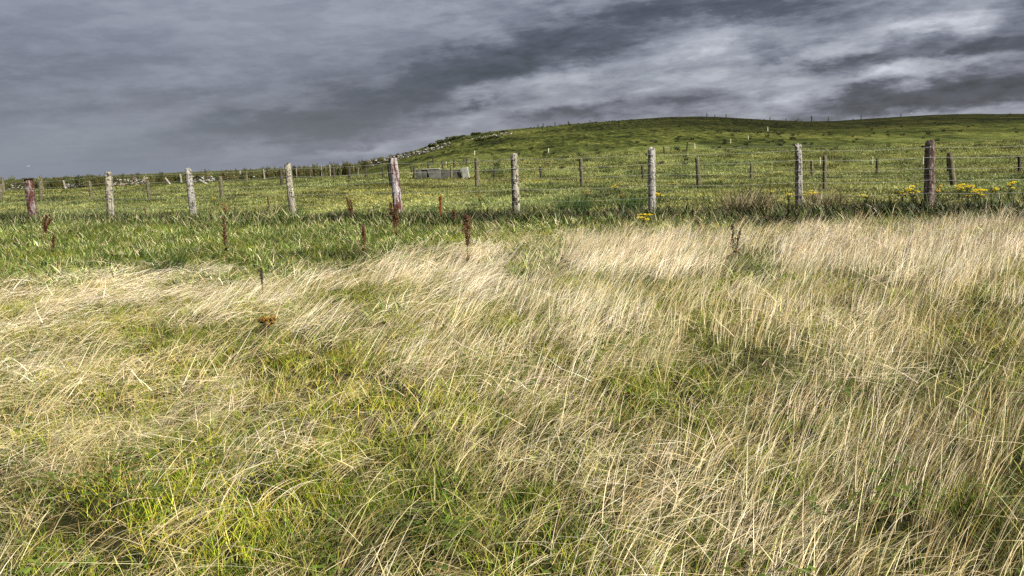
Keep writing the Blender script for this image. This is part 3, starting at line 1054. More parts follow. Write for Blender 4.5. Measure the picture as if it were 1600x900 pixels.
# insulators and staples on the near posts
Vi, Fi = [], []
tube(Vi, Fi, [(0, 0, 0), (0, -.02, 0), (0, -.022, 0), (0, -.05, 0), (0, -.052, 0), (0, -.075, 0)], [.012, .012, .026, .026, .016, .012], 8)
me_ins = mesh_from('insulator', Vi, Fi, M_DARKPLASTIC, True)
Vi, Fi = [], []
tube(Vi, Fi, [(0, 0.01, .014), (0, -.012, .014), (0, -.016, 0), (0, -.012, -.014), (0, .01, -.014)], .003, 5)
me_stap = mesh_from('staple', Vi, Fi, M_WIRE, True)
WH = [0.30, 0.48, 0.64, 0.79, 0.93]
fdir = Vector((FB[0] - FA[0], FB[1] - FA[1], 0)).normalized()
fn = Vector((fdir.y, -fdir.x, 0))
for i, (foot, top, w, po) in enumerate(tops):
    if i in (0, 10): continue
    for hh in WH[2:]:
        p = foot.lerp(top, hh) + fn * (w * .47)
        o = sub(po, 'staple', me_stap, p); o.rotation_euler = (0, 0, math.atan2(fdir.y, fdir.x))
for i, hh in ((7, .93), (9, .94), (3, .90)):
    foot, top, w, po = tops[i]
    o = sub(po, 'insulator', me_ins, foot.lerp(top, hh) - fdir * (w * .45))
    o.rotation_euler = (0, 0, math.atan2(fdir.y, fdir.x) - R(90))
# flat cap on the second post
foot, top, w, po = tops[1]
Vc, Fcc = [], []
tube(Vc, Fcc, [(0, 0, -.01), (0, 0, .03)], w * .62, 12)
sub(po, 'cap', mesh_from('cap', Vc, Fcc, M_DARKPOST, False), top + Vector((0, 0, .012)))
# wires strand by strand, sagging between posts
for hh in WH:
    V, Fc = [], []
    pts = []
    for i in range(len(tops) - 1):
        a = tops[i][0].lerp(tops[i][1], hh) + fn * (tops[i][2] * .5)
        b = tops[i + 1][0].lerp(tops[i + 1][1], hh) + fn * (tops[i + 1][2] * .5)
        for q in range(8):
            t = q / 8
            pts.append(a.lerp(b, t) - Vector((0, 0, .035 * 4 * t * (1 - t))))
    pts.append(tops[-1][0].lerp(tops[-1][1], hh) + fn * (tops[-1][2] * .5))
    tube(V, Fc, [p - near_fence.location for p in pts], .0033, 4)
    obj('wire', mesh_from('wire', V, Fc, M_WIRE, True), near_fence)
# sheep netting on the lower half
V, Fc = [], []
for i in range(len(tops) - 1):
    f0, t0, w0, _ = tops[i]; f1, t1, w1, _ = tops[i + 1]
    def pt(u, v):
        return (f0.lerp(t0, v) + fn * (w0 * .5 + .01)).lerp(f1.lerp(t1, v) + fn * (w1 * .5 + .01), u) - near_fence.location
    for v in (0.06, .14, .22, .38, .56):
        tube(V, Fc, [pt(0, v), pt(1, v)], .0013, 3)
    for q in range(1, 16):
        u_ = q / 16
        tube(V, Fc, [pt(u_, .03), pt(u_, .56)], .0013, 3)
obj('wire_netting', mesh_from('wire_netting', V, Fc, M_WIRE), near_fence)


def fence(name, label, rows, dmat, wires=(.55, .9), wire_r=.0026, group=None, cat='fence', ordered=True):
    """rows: (foot px, foot py, top px, top py, width px[, material])"""
    P0 = hit(rows[0][0], rows[0][1])
    e = empty(name, P0)
    tag(e, label, cat, group)
    got = []
    for i, r in enumerate(rows):
        f, t, w = post_from_px(r[0], r[1], r[2], r[3], r[4])
        mt = r[5] if len(r) > 5 else dmat
        put_post(e, f - Vector((0, 0, .02)), t, w, mt, variant=(i * 5 + 1) % 4)
        got.append((f, t, w))
    if ordered:
        for hh in wires:
            V, Fc = [], []
            pts = []
            for (f0, t0, w0), (f1, t1, w1) in zip(got[:-1], got[1:]):
                a = f0.lerp(t0, hh) - Vector((0, w0 * .5, 0)); b = f1.lerp(t1, hh) - Vector((0, w1 * .5, 0))
                for q in range(4):
                    tt = q / 4
                    pts.append(a.lerp(b, tt) - Vector((0, 0, .12 * tt * (1 - tt))))
            pts.append(got[-1][0].lerp(got[-1][1], hh))
            tube(V, Fc, [p - P0 for p in pts], wire_r, 3)
            obj('wire', mesh_from('wire', V, Fc, M_WIRE), e)
    return e


fence('wire_fence', 'second fence, thin olive brown posts across the pasture behind the thick near posts',
      [(-60, 317, -62, 284, 6), (2, 314, 0, 288, 6), (65, 314, 62, 283, 5.5), (143, 313, 140, 283, 5), (234, 313, 230, 282, 5.5), (347, 309, 344, 276, 6), (441, 291, 438, 264, 5, M_DARKPOST),
       (612, 294, 608, 255, 7, M_DARKPOST), (745.5, 293, 744.5, 248, 7), (910, 291, 907, 248.5, 6.5), (1092, 292, 1089, 247, 7), (1288.5, 298, 1288.5, 243, 6.5),
       (1490, 292, 1484, 239, 9), (1690, 292, 1692, 236, 7)], M_OLIVEPOST, (.35, .6, .9))
fence('wire_fence', 'third fence, small dark posts standing in front of and beside the concrete pen',
      [(485, 279.5, 484, 262, 4, M_DARKPOST), (522, 279.5, 521.5, 262, 4, M_DARKPOST), (546, 279, 545.5, 262, 4.5, M_DARKPOST), (558.5, 279.5, 560, 262, 3.5, M_OLIVEPOST), (572, 279, 571.5, 262.5, 4, M_DARKPOST),
       (599, 280, 598, 262, 3.5, M_DARKPOST), (647.5, 280, 647, 261, 3.5, M_DARKPOST), (705.5, 280.5, 705, 262, 4, M_OLIVEPOST), (773, 280, 773, 262, 4, M_DARKPOST),
       (845.5, 280.5, 844.5, 260.5, 4, M_DARKPOST), (1005, 280, 1003.5, 259, 4.5, M_DARKPOST), (1174, 279, 1173.5, 254.5, 4.5, M_OLIVEPOST), (1269, 275, 1268.5, 251, 5, M_OLIVEPOST),
       (1370, 272.5, 1370.5, 248.5, 4, M_DARKPOST), (1481.5, 269.5, 1480.5, 244, 4, M_DARKPOST), (1593, 270, 1592.5, 243.5, 5, M_DARKPOST), (1700, 268, 1701, 240, 5, M_DARKPOST)], M_DARKPOST, (.6,))
fence('wire_fence', 'far left fence of thin posts along the foot of the overgrown wall',
      [(-14, 303, -15, 276, 4.5), (7, 302, 3, 277, 4.5, M_OLIVEPOST), (25, 298.5, 23, 284, 3), (67, 295, 63.5, 274.5, 4, M_OLIVEPOST), (102.5, 296, 99, 282, 3, M_PALE), (139, 291, 137, 273, 4), (207, 289.5, 205.5, 272, 3),
       (228, 288.5, 225, 276, 3.5, M_PALE), (283.5, 285, 281.5, 272, 3, M_PALE), (329.5, 281, 328, 269.5, 3, M_OLIVEPOST), (377, 280, 375, 267, 3, M_PALE), (386, 285, 385, 268.5, 3, M_OLIVEPOST),
       (397.5, 279, 397, 268.5, 2.5, M_OLIVEPOST), (413.5, 280, 411.5, 264.5, 2.5, M_PALE), (445, 277, 443.5, 266, 2.5, M_PALE), (463, 273.5, 463, 264, 2.2, M_PALE), (502.5, 270, 502, 259, 2, M_PALE), (515.5, 269, 515, 257.5, 2, M_PALE)], M_DARKPOST, (.8,))
fence('wire_fence', 'row of short dark posts on the rise just above the concrete pen',
      [(608, 276, 607, 261, 3), (644.5, 271, 641.5, 259, 3), (669.8, 266, 669, 252, 3), (677, 256, 676.5, 246.5, 2.5), (692, 265, 690.5, 252, 3),
       (709.5, 262, 709, 249, 3), (725.2, 255, 725, 246.5, 2.5), (729.5, 258.5, 729, 247, 3), (779, 256, 782, 248, 2.5), (886, 256, 886, 251, 1.5), (942.5, 258, 942.5, 251, 1.5)], M_DARKPOST, (), ordered=False)
fence('wire_fence', 'two taller dark posts and thin stakes in line at the foot of the hill',
      [(1038, 238.5, 1037, 229, 2.5), (1048.5, 236, 1048.5, 229, 1.5), (1073, 236.5, 1074.5, 222, 2.6), (1119, 236.5, 1119, 231.5, 1.8), (1134, 237, 1133.5, 232, 2.6), (1160, 235, 1160, 229, 1.5),
       (1266, 233, 1266, 227, 1.5), (1409, 237, 1409, 231, 1.8)], M_DARKPOST, (.9,), wire_r=.012)
RID = [(841, 201, 197), (849, 200.5, 195), (867.5, 198.5, 193), (888.5, 195.5, 191), (922, 192.5, 188.5), (1104.5, 184.5, 179.5), (1117, 185, 181.5), (1134.5, 187, 182), (1203, 190, 186.5),
       (1228, 190.5, 187.5), (1247, 191, 187), (1268, 191.5, 183.5), (1294, 190.5, 184.5), (1345, 188.5, 181), (1407, 184.5, 180.5)]


def ridge_point(px_):
    k = ray(px_, 200); k = k.x / k.y
    best = None
    for yy in np.arange(200, 300, 1.0):
        q = np.array([[k * yy, yy, H(k * yy, yy)]])
        v = project(q)[1][0]
        if best is None or v < best[0]: best = (v, yy)
    yy = best[1]
    return Vector((k * yy, yy, H(k * yy, yy))), best[0]


rp, _ = ridge_point(841)
ridge = empty('ridge_fence', rp)
tag(ridge, 'tiny dark fence posts standing against the clouds along the hill crest', 'fence')
rtops = []
for i, (x_, f_, t_) in enumerate(RID):
    g_, v_ = ridge_point(x_)
    hgt = (f_ - t_) / F * g_.y
    put_post(ridge, g_ - Vector((0, 0, .1)), g_ + Vector((0, 0, hgt)), .30 if i not in (3, 11) else .42, M_DARKPOST, variant=i % 3)
    rtops.append(g_ + Vector((0, 0, hgt * .85)))
V, Fc = [], []
tube(V, Fc, [p - rp for p in rtops], .012, 3)
obj('wire', mesh_from('wire', V, Fc, M_WIRE), ridge)

# loose leaning posts by the wall
for (fx, fy, tx, ty, w, lab) in [(267, 289.5, 258, 278, 3.2, 'grey post leaning far to the left beside the overgrown wall'),
                                 (325, 288.5, 311.5, 281, 3.4, 'fallen grey post lying slanted at the foot of the wall')]:
    f, t, ww = post_from_px(fx, fy, tx, ty, w)
    o = put_post(None, f, t, ww, M_GREYPOST, 'leaning_post', 3)
    tag(o, lab, 'post', 'loose leaning posts by the wall')
# thin white marker stakes on the hill
for (fx, fy, ty, lab) in [(741.5, 242.5, 235.5, 'white marker stake on the slope above the capped olive post'),
                          (857, 238.5, 232, 'white marker stake on the slope between the two middle fence posts'),
                          (1085.5, 233.5, 224.5, 'white marker stake beside the tall dark post at the hill foot'),
                          (1141.5, 224, 217, 'faint white marker stake halfway up the hill'),
                          (1169, 217.5, 212, 'small yellowish marker stake on the middle slope'),
                          (1199.5, 205, 198.5, 'highest white marker stake, near the dark crest'),
                          (697, 257.5, 252.5, 'short white stake among the dark posts above the pen'),
                          (1281.5, 258.5, 246, 'pale stake between the light grey post and the third fence'),
                          (1363.5, 258, 244.5, 'pale stake just left of a dark post in the right pasture'),
                          (1442.5, 257, 245, 'pale stake close to the left side of the thick brown post')]:
    f, t, ww = post_from_px(fx, fy, fx, ty, 1.2)
    o = put_post(None, f, t, ww, M_WHITEPOST, 'marker_stake', 2)
    tag(o, lab, 'stake', 'white marker stakes')

# ------------------------------------------------------------------ concrete pen
f0 = hit(655, 281)
rr_ = ray(733, 279)
f1 = Vector((rr_.x / rr_.y * (f0.y - 1.2), f0.y - 1.2, 0)); f1.z = H(f1.x, f1.y); f0.z = f1.z = (f0.z + f1.z) / 2
pen = empty('concrete_pen', f0)
tag(pen, 'low ruined grey concrete pen with a pale slab leaning at its right end', 'ruin')
sc = f0.y / F
pw = (f1 - f0).length
ax = (f1 - f0).normalized()
hgt = 16.5 * sc


def slab(name, u0, u1, depth0, depth1, h, mat, ry=0, z0=-.1, bev=.02):
    """a cast slab from u0 to u1 along the pen front, depth0..depth1 going back"""
    bm = bmesh.new()
    bmesh.ops.create_cube(bm, size=1)
    L = (u1 - u0) * pw
    bmesh.ops.scale(bm, vec=(L, depth1 - depth0, h - z0), verts=bm.verts)
    bmesh.ops.bevel(bm, geom=bm.edges[:], offset=bev, segments=1, affect='EDGES')
    bmesh.ops.subdivide_edges(bm, edges=[e for e in bm.edges if e.calc_length() > .3], cuts=3, use_grid_fill=True)
    for v in bm.verts:
        q = noise.noise_vector(v.co * 2.3 + Vector((u0 * 9, 3, 1)))
        v.co += q * .018
    me = bpy.data.meshes.new(name); bm.to_mesh(me); bm.free()
    me.materials.append(mat)
    o = bpy.data.objects.new(name, me)
    link(o, pen)
    base = ax * ((u0 + u1) / 2 * pw)
    o.location = (base.x, base.y + (depth0 + depth1) / 2, (h + z0) / 2)
    o.rotation_euler = (0, ry, math.atan2(ax.y, ax.x))
    return o


slab('end_block', 0.0, 0.108, 0.02, 1.7, hgt * 1.02, M_CONC)
slab('end_wall', 0.110, 0.205, .05, 1.6, hgt * 1.0, M_CONCDARK)
slab('front_wall', 0.207, 0.452, 0, .22, hgt * .96, M_CONC)
slab('front_wall', 0.453, 0.62, .012, .22, hgt * .90, M_CONCDARK)
slab('rear_wall', 0.205, 0.97, 1.5, 1.7, hgt * .84, M_CONCDARK)
slab('front_wall', 0.625, 0.85, .06, .26, hgt * .84, M_CONCDARK)
slab('cross_wall', 0.615, 0.635, .25, 1.5, hgt * .78, M_CONC)
slab('leaning_slab', 0.87, 1.0, -.10, .08, hgt * 1.0, M_CONCLIGHT, ry=R(-9))
slab('coping', 0.02, 0.42, -.04, .26, hgt * .96 + .07, M_CONCLIGHT, z0=hgt * .96 + .003, bev=.01)
slab('leaning_slab', 0.852, 0.868, -.08, .12, hgt * .92, M_CONCLIGHT, ry=R(-14))

# ------------------------------------------------------------------ field stone walls
STONES = []
for i in range(7):
    bm = bmesh.new()
    bmesh.ops.create_icosphere(bm, subdivisions=1, radius=.5)
    for v in bm.verts:
        v.co = v.co * (1 + .35 * noise.noise(v.co * 2.2 + Vector((i * 5, 0, 0))))
        v.co.z *= .55; v.co.x *= 1.15
    me = bpy.data.meshes.new('stone'); bm.to_mesh(me); bm.free()
    me.materials.append(M_STONE if i < 5 else M_BROWNSTONE)
    STONES.append(me)


def stone_wall(label, line, nst, hpx, size, brown=.2, slabs=.2):
    """line: foot pixels of the wall, left to right"""
    feet = [hit(*p) for p in line]
    e = empty('stone_wall', feet[0])
    tag(e, label, 'wall', 'tumbled field stone walls')
    for k in range(nst):
        t = rnd.random() * (len(feet) - 1)
        i = min(int(t), len(feet) - 2)
        f = feet[i].lerp(feet[i + 1], t - i)
        sc_ = f.y / F
        hh = hpx * sc_ * rnd.random() ** 1.3
        s = size * sc_ * rnd.uniform(.55, 1.35)
        p = f + Vector((rnd.uniform(-.3, .3), rnd.uniform(-.35, .5) * (1.2 - hh / (hpx * sc_ + .01)), 0))
        p.z = H(p.x, p.y) + s * .18 + hh
        o = bpy.data.objects.new('stone', STONES[rnd.randrange(5, 7) if rnd.random() < brown else rnd.randrange(5)])
        o.location = p - feet[0]
        if rnd.random() < slabs:
            o.rotation_euler = (rnd.uniform(-.3, .3), rnd.uniform(-1.2, 1.2), rnd.uniform(0, 6.28))
            o.scale = (s * 1.2, s * .9, s * .7)
        else:
            o.rotation_euler = (rnd.uniform(-.4, .4), rnd.uniform(-.4, .4), rnd.uniform(0, 6.28))
            o.scale = (s, s, s)
        link(o, e)
    return e


stone_wall('tumbled wall of pale and rusty stones behind the second thick post from the left', [(177, 291), (200, 292.5), (232, 289)], 130, 12.5, 3.2, .35)
stone_wall('few white slabs sticking up from the hedge foot near the far left', [(104, 295), (121, 294)], 14, 5, 4.4, 0, .8)
stone_wall('small grey stone heap behind the leftmost red post', [(12, 297), (52, 295)], 26, 7, 3.2, .1)
stone_wall('brown stone heap at the foot of the hedge left of the tumbled wall', [(145, 290), (168, 290)], 14, 3, 3.0, .9)
stone_wall('broken grey wall beside the fallen post', [(302, 285), (318, 284.5), (338, 283)], 48, 9, 3.4, .1)
stone_wall('dark low stones beneath the hedge in the left middle distance', [(366, 281), (400, 280)], 26, 7, 3.0, .3)
stone_wall('low stone remnant right of the lichened post', [(462, 276), (482, 273.5)], 22, 5, 3.0, .4)
stone_wall('grey wall climbing through scrub left of the tall peeling post', [(548, 263), (575, 260), (598, 257), (622, 250)], 90, 8, 2.8, .15)
stone_wall('long bright wall of white stones running up the hill shoulder', [(618, 251), (640, 246), (662, 240.5), (684, 233.5), (704, 228)], 170, 6, 2.6, .05)
stone_wall('last bit of ruined wall at the top of the scrub', [(728, 222), (760, 217), (780, 213), (801, 208.5)], 70, 4.5, 2.4, .2)
stone_wall('flat bank of pale stones in the field below the white marker stake', [(812, 258), (835, 255), (860, 256)], 20, 1.0, 2.6, .5)

# ------------------------------------------------------------------ hedge scrub
def bush_mesh(name, nleaf, rx, rz, ls, cols, seed):
    V, Fc, T = [], [], []
    rr = random.Random(seed)
    lobes = [(rr.uniform(-.75, .75) * rx, rr.uniform(-.5, .5) * rx, rr.uniform(.15, .85) * rz, rr.uniform(.25, .5)) for _ in range(9)]
    for _ in range(nleaf):
        lx, ly, lz, lr = rr.choice(lobes)
        d = Vector((rr.gauss(0, 1), rr.gauss(0, 1), rr.gauss(0, 1))).normalized()
        q = rr.uniform(.55, 1.05)
        p = Vector((lx + d.x * lr * rx * q, ly + d.y * lr * rx * q, max(.02, lz + d.z * lr * rz * q)))
        c = jit(rr.choice(cols), .35)
        a = Vector((rr.gauss(0, 1), rr.gauss(0, 1), rr.gauss(0, 1))).normalized()
        b = a.orthogonal().normalized()
        s = ls * rr.uniform(.6, 1.4)
        i = len(V)
        V += [p - a * s, p + b * s * .45, p + a * s, p - b * s * .45]
        T += [(*c, 1)] * 4
        Fc.append((i, i + 1, i + 2, i + 3))
    return V, Fc, T


SCRUB = [(0.035, 0.055, 0.014), (0.055, 0.08, 0.018), (0.09, 0.11, 0.03), (0.15, 0.15, 0.04), (0.04, 0.04, 0.015), (0.11, 0.07, 0.03)]
coll_bush = bpy.data.collections.new('scrub')
for i in range(5):
    V, Fc, T = bush_mesh('scrub', 620, 1.0, 1.0, .085, SCRUB if i != 3 else SCRUB[2:], 50 + i)
    coll_bush.objects.link(bpy.data.objects.new('scrub_%02d' % i, mesh_from('scrub', V, Fc, M_GREEN, False, T)))
# hedge: foot and top of the growth along the picture
HL = [(-160, 303, 279), (-60, 300, 278), (0, 296.5, 277), (60, 295, 277), (110, 295, 276), (150, 291, 273), (178, 287, 270), (232, 287, 270), (300, 284.5, 267), (350, 282.5, 264),
      (400, 279, 262), (450, 275, 259.5), (500, 270, 256), (550, 264.5, 251.5), (590, 258, 247), (618, 250, 242), (640, 243, 237)]
PP, RT, SC, ID, SH = [], [], [], [], []
for (x0, f0_, t0_), (x1, f1_, t1_) in zip(HL[:-1], HL[1:]):
    nseg = max(3, int((x1 - x0) / 2.6))
    for q in range(nseg * 2):
        t = rnd.random()
        fx, fy, ty = x0 + (x1 - x0) * t, f0_ + (f1_ - f0_) * t, t0_ + (t1_ - t0_) * t
        p = hit(fx, fy - rnd.uniform(0, 2.2))
        ty -= 2.0
        top_z = EYE + ray(fx, ty).z / ray(fx, ty).y * p.y
        hh = max(.5, top_z - p.z) * rnd.uniform(.7, 1.15)
        back = rnd.uniform(0, 2.5)
        PP.append((p.x, p.y + back, H(p.x, p.y + back) - .05))
        s = rnd.uniform(.7, 1.3)
        RT.append((0, 0, rnd.uniform(0, 6.28))); SC.append((s * .9, s * .9, hh / 1.35))
        ID.append(rnd.randrange(5)); k = rnd.uniform(.65, 1.5); SH.append((k * rnd.uniform(.9, 1.15), k, k * .95))
scatter('overgrown_hedge', coll_bush, np.array(PP), np.array(RT), np.array(SC), np.array(ID), np.array(SH),
        'long overgrown scrub hedge hiding an old wall along the left horizon', 'hedge')
# single shrubs on the hill shoulder
SHR = [(664, 237.5, 10, 5), (676, 229, 9, 5.5), (690, 223.5, 9, 6), (704, 219.5, 12, 7.5), (717, 217, 12, 7), (730, 217.5, 8, 4.5), (744, 210.5, 9, 4), (757, 212.5, 10, 4), (772, 209, 10, 4.5), (787, 207, 9, 3.5), (770, 216.5, 12, 4), (750, 220, 12, 4.5)]
for i, (x_, y_, wpx, hpx) in enumerate(SHR):
    p = hit(x_, y_)
    e = empty('shrub', p, rnd.uniform(0, 6.28))
    k = p.y / F
    tag(e, ['low dark shrub at the lower end of the scrub on the hill shoulder', 'rounded shrub where the white stone wall bends uphill',
            'dark shrub just above the middle of the white stone wall', 'largest dark shrub on the shoulder, against the clouds',
            'broad dark shrub right beside the largest one, against the sky', 'small shrub below the pair of big dark ones',
            'low crest shrub a little right of the big dark shrubs', 'flat green shrub in the middle of the upper scrub', 'spreading shrub close to the crest line',
            'highest small shrub beside the last bit of wall', 'wide low shrub at the lower edge of the upper scrub', 'sprawling shrub between the white wall and the upper scrub'][i], 'shrub', 'shrubs on the hill shoulder')
    V, Fc, T = bush_mesh('crown', 800, wpx * k * .95, hpx * k * .72, .22, SCRUB[:5], 90 + i)
    obj('crown', mesh_from('crown', V, Fc, M_LEAF, False, T), e)
    V, Fc = [], []
    for q in range(4):
        a = q * 1.6
        tube(V, Fc, [(0, 0, -.1), (math.cos(a) * wpx * k * .15, math.sin(a) * wpx * k * .15, hpx * k * .4), (math.cos(a) * wpx * k * .35, math.sin(a) * wpx * k * .35, hpx * k * .8)], [.06, .045, .015], 5)
    obj('stem', mesh_from('stem', V, Fc, M_DARKPOST), e)

# ------------------------------------------------------------------ docks
RUST = [(0.10, 0.042, 0.024), (0.065, 0.027, 0.017), (0.16, 0.070, 0.036), (0.045, 0.022, 0.015)]


def dock(fx, fy, ty, label, lean=0.0, stems=1, leafy=True, wide=1.0, cols=RUST, fill=1.0):
    p = hit(fx, fy)
    hgt_ = (fy - ty) / F * p.y * 1.02
    e = empty('dock_plant', p)
    tag(e, label, 'dock plant', 'rusty dock seed stalks')
    rr = random.Random(int(fx * 7 + fy))
    for s in range(stems):
        V, Fc, T = [], [], []
        off = (s - (stems - 1) / 2) * .10
        curve = [(off * t + lean * hgt_ * t * t, .02 * math.sin(3 * t + s), hgt_ * t * (1 - .12 * s)) for t in [i / 6 for i in range(7)]]
        tube(V, Fc, curve, [.006 - .0006 * i for i in range(7)], 5)
        o = obj('stem', mesh_from('stem', V, Fc, M_TINT, True, [(*jit((0.17, 0.07, 0.035), .1), 1)] * len(V)), e)
        # branches packed with seeds
        V, Fc, T = [], [], []
        cv = [Vector(c) for c in curve]
        for b in range(11):
            t0 = .42 + .55 * b / 11
            i = min(int(t0 * 6), 5); base = cv[i].lerp(cv[i + 1], t0 * 6 - i)
            a = rr.uniform(0, 6.28)
            L = hgt_ * rr.uniform(.10, .20) * (1.25 - t0 * .6)
            for k in range(int(42 * fill)):
                u_ = rr.random()
                r_b = .017 * wide
                c = base + Vector((math.cos(a) * L * .32 * u_ * wide, math.sin(a) * L * .32 * u_, L * u_)) + Vector((rr.gauss(0, r_b * .6), rr.gauss(0, r_b * .6), rr.gauss(0, .008)))
                sz = rr.uniform(.006, .0115)
                q1 = Vector((rr.gauss(0, 1), rr.gauss(0, 1), rr.gauss(0, 1))).normalized(); q2 = q1.orthogonal().normalized()
                j = len(V)
                V += [c - q1 * sz, c + q2 * sz, c + q1 * sz, c - q2 * sz]
                T += [(*jit(rr.choice(cols), .25), 1)] * 4
                Fc.append((j, j + 1, j + 2, j + 3))
        tag(obj('seed_head', mesh_from('seed_head', V, Fc, M_TINT, False, T), e), kind='stuff')
    if leafy:
        for q in range(4):
            V, Fc, T = [], [], []
            z = hgt_ * rr.uniform(.05, .35); a = rr.uniform(0, 6.28)
            blade(V, Fc, T, (0, 0, z), hgt_ * rr.uniform(.18, .30), .05, R(35), R(120), a, 5, jit((0.10, 0.10, 0.03)), jit((0.20, 0.07, 0.03)), twist=0)
            obj('leaf', mesh_from('leaf', V, Fc, M_LEAF, False, T), e)
    return e


dock(731, 418, 337, 'tallest rusty dock stalk, standing in the bleached grass right of the peeling post', .05, 1, wide=1.6, fill=1.5)
dock(619, 376, 318, 'dense rusty dock right in front of the tall peeling post', -.02, 2, wide=1.7, fill=1.6)
dock(549, 352, 310, 'twin rusty dock stalks left of the tall peeling post', 0.0, 2, wide=1.2, fill=1.5)
dock(688, 352, 308, 'slender rust orange dock stalk right of the tall peeling post', .06, 1, wide=1.3, fill=1.6, cols=[(0.22, 0.06, 0.025), (0.15, 0.045, 0.022)])
dock(711, 356, 329, 'short dark dock between the two taller right hand docks', 0, 1, wide=1.4)
dock(570, 404, 354, 'small brown dock at the upper edge of the dry grass', .03, 1, wide=1.0)
dock(354, 410, 343, 'thin dark red dock spike alone in the green band', .03, 1, wide=.9)
dock(70, 380, 337, 'red brown dock leaning right beside the leftmost red post', .30, 2, wide=1.2, fill=1.3)
dock(84, 404, 368, 'low brown dock stem below the leaning one on the left', .15, 1, wide=.9)
dock(421, 338, 309, 'reddish dock tip just left of the lichened post', 0, 1, wide=1.0)
dock(228, 345, 324, 'small rusty dock behind the dark verge between two left posts', 0, 1, wide=1.0, cols=[(0.14, 0.08, 0.04), (0.10, 0.06, 0.03)])
dock(411, 468, 420, 'thin dark dead stalk standing in the windblown grass', .02, 1, wide=.4, fill=.5, cols=[(0.04, 0.035, 0.025)], leafy=False)
dock(1148, 412, 350, 'dark branching stalk in the dry grass on the right', .05, 2, wide=1.0, fill=.35, cols=[(0.05, 0.045, 0.03)], leafy=True)
dock(1095, 372, 345, 'short dark stalk tip in the bleached patch', -.2, 1, wide=.8, fill=.6, cols=[(0.12, 0.06, 0.05)])
dock(353, 345, 318, 'pale rusty weed tip beyond the fence, below the yellow flower', 0, 2, wide=1.5, fill=.5, cols=[(0.22, 0.11, 0.04), (0.16, 0.09, 0.04)])
dock(835, 352, 322, 'small dark weed to the right of the straight pale post', 0, 1, wide=1.0, cols=[(0.07, 0.05, 0.03)], fill=.6)

# ------------------------------------------------------------------ ragwort
YEL = [(0.66, 0.50, 0.018), (0.74, 0.60, 0.03), (0.50, 0.34, 0.015)]
OLD = [(0.26, 0.14, 0.03), (0.36, 0.25, 0.04), (0.15, 0.09, 0.025)]


def ragwort(fx, fy, ty, wpx, label, heads=7, cols=YEL, leaf=(0.045, 0.075, 0.015)):
    p = hit(fx, fy)
    k = p.y / F
    hgt_ = max(.15, (fy - ty) * k)
    wd = wpx * k
    e = empty('ragwort_plant', p)
    tag(e, label, 'ragwort', 'yellow ragwort plants')
    rr = random.Random(int(fx * 3 + fy))
    V, Fc, T = [], [], []
    V2, F2, T2 = [], [], []
    cents = []
    for s in range(heads):
        a = rr.uniform(0, 6.28); q = wd * .5 * math.sqrt(rr.random())
        c = Vector((q * math.cos(a), q * math.sin(a) * .8, hgt_ * rr.uniform(.66, 1.0)))
        cents.append(c)
        tube(V, Fc, [(0, 0, -.03), (c.x * .25, c.y * .25, hgt_ * .45), (c.x * .7, c.y * .7, hgt_ * .75), tuple(c)], [.006, .005, .004, .003], 4)
        for f in range(26):
            aa = rr.uniform(0, 6.28); q = .055 * math.sqrt(rr.random()) * max(.7, wd / .3)
            cc = c + Vector((q * math.cos(aa), q * math.sin(aa), rr.uniform(-.015, .012)))
            r = rr.uniform(.010, .016)
            cl = (*jit(rr.choice(cols), .12), 1)
            tilt_ = Vector((rr.uniform(-.5, .5), rr.uniform(-.8, .2), 1)).normalized()
            u_ = tilt_.orthogonal().normalized(); v_ = tilt_.cross(u_)
            j = len(V2)
            V2.append(cc + tilt_ * .005); T2.append(cl)
            for g in range(10):
                t = g * .6283; r2 = r * (1.0 if g % 2 == 0 else .62)
                V2.append(cc + (u_ * math.cos(t) + v_ * math.sin(t)) * r2); T2.append(cl)
            for g in range(10):
                F2.append((j, j + 1 + g, j + 1 + (g + 1) % 10))
    obj('stem', mesh_from('stem', V, Fc, M_TINT, True, [(*jit((0.07, 0.08, 0.02), .1), 1)] * len(V)), e)
    obj('flower_head', mesh_from('flower_head', V2, F2, M_TINT, False, T2), e)
    V, Fc, T = [], [], []
    for q in range(46):
        t = rr.random(); a = rr.uniform(0, 6.28)
        c0 = jit(leaf, .35)
        blade(V, Fc, T, (math.cos(a) * wd * .3 * t, math.sin(a) * wd * .3 * t, hgt_ * .85 * t), rr.uniform(.06, .12), .022, R(30), R(120), a, 3, c0, c0, twist=0)
    obj('leaves', mesh_from('leaves', V, Fc, M_LEAF, False, T), e)
    return e


ragwort(418, 530, 493, 20, 'orange ragwort flower in the middle of the windblown foreground grass', 5, [(0.22, 0.11, 0.02), (0.14, 0.08, 0.02), (0.28, 0.17, 0.03)], (0.10, 0.09, 0.03))
ragwort(335, 322, 305, 12, 'small bright yellow ragwort beyond the fence on the left', 4)
ragwort(269, 303, 288, 8, 'brownish ragwort below the far leaning post', 3, OLD)
ragwort(841, 291, 281, 10, 'orange ragwort right of the straight pale post', 4)
ragwort(788, 290, 280, 8, 'rusty small ragwort just left of the straight pale post', 3, OLD)
ragwort(766, 292, 281, 7, 'faded brown ragwort near the capped olive post', 3, OLD)
ragwort(751, 322, 305, 12, 'withered ragwort with orange heads below the olive post', 5, OLD)
ragwort(961, 300, 289, 12, 'yellow ragwort midway between the pale post and the silver grey post', 5)
ragwort(915, 322, 297, 16, 'tall rusty orange ragwort behind the dark green tussock', 6, OLD)
ragwort(972, 322, 304, 14, 'brown ragwort touching the dark green tussock, left of the silver grey post', 5, OLD)
ragwort(1030, 320, 299, 14, 'yellow ragwort close behind the right side of the silver grey post', 6)
ragwort(1006, 362, 335, 20, 'spreading yellow ragwort at the foot of the silver grey post', 8)
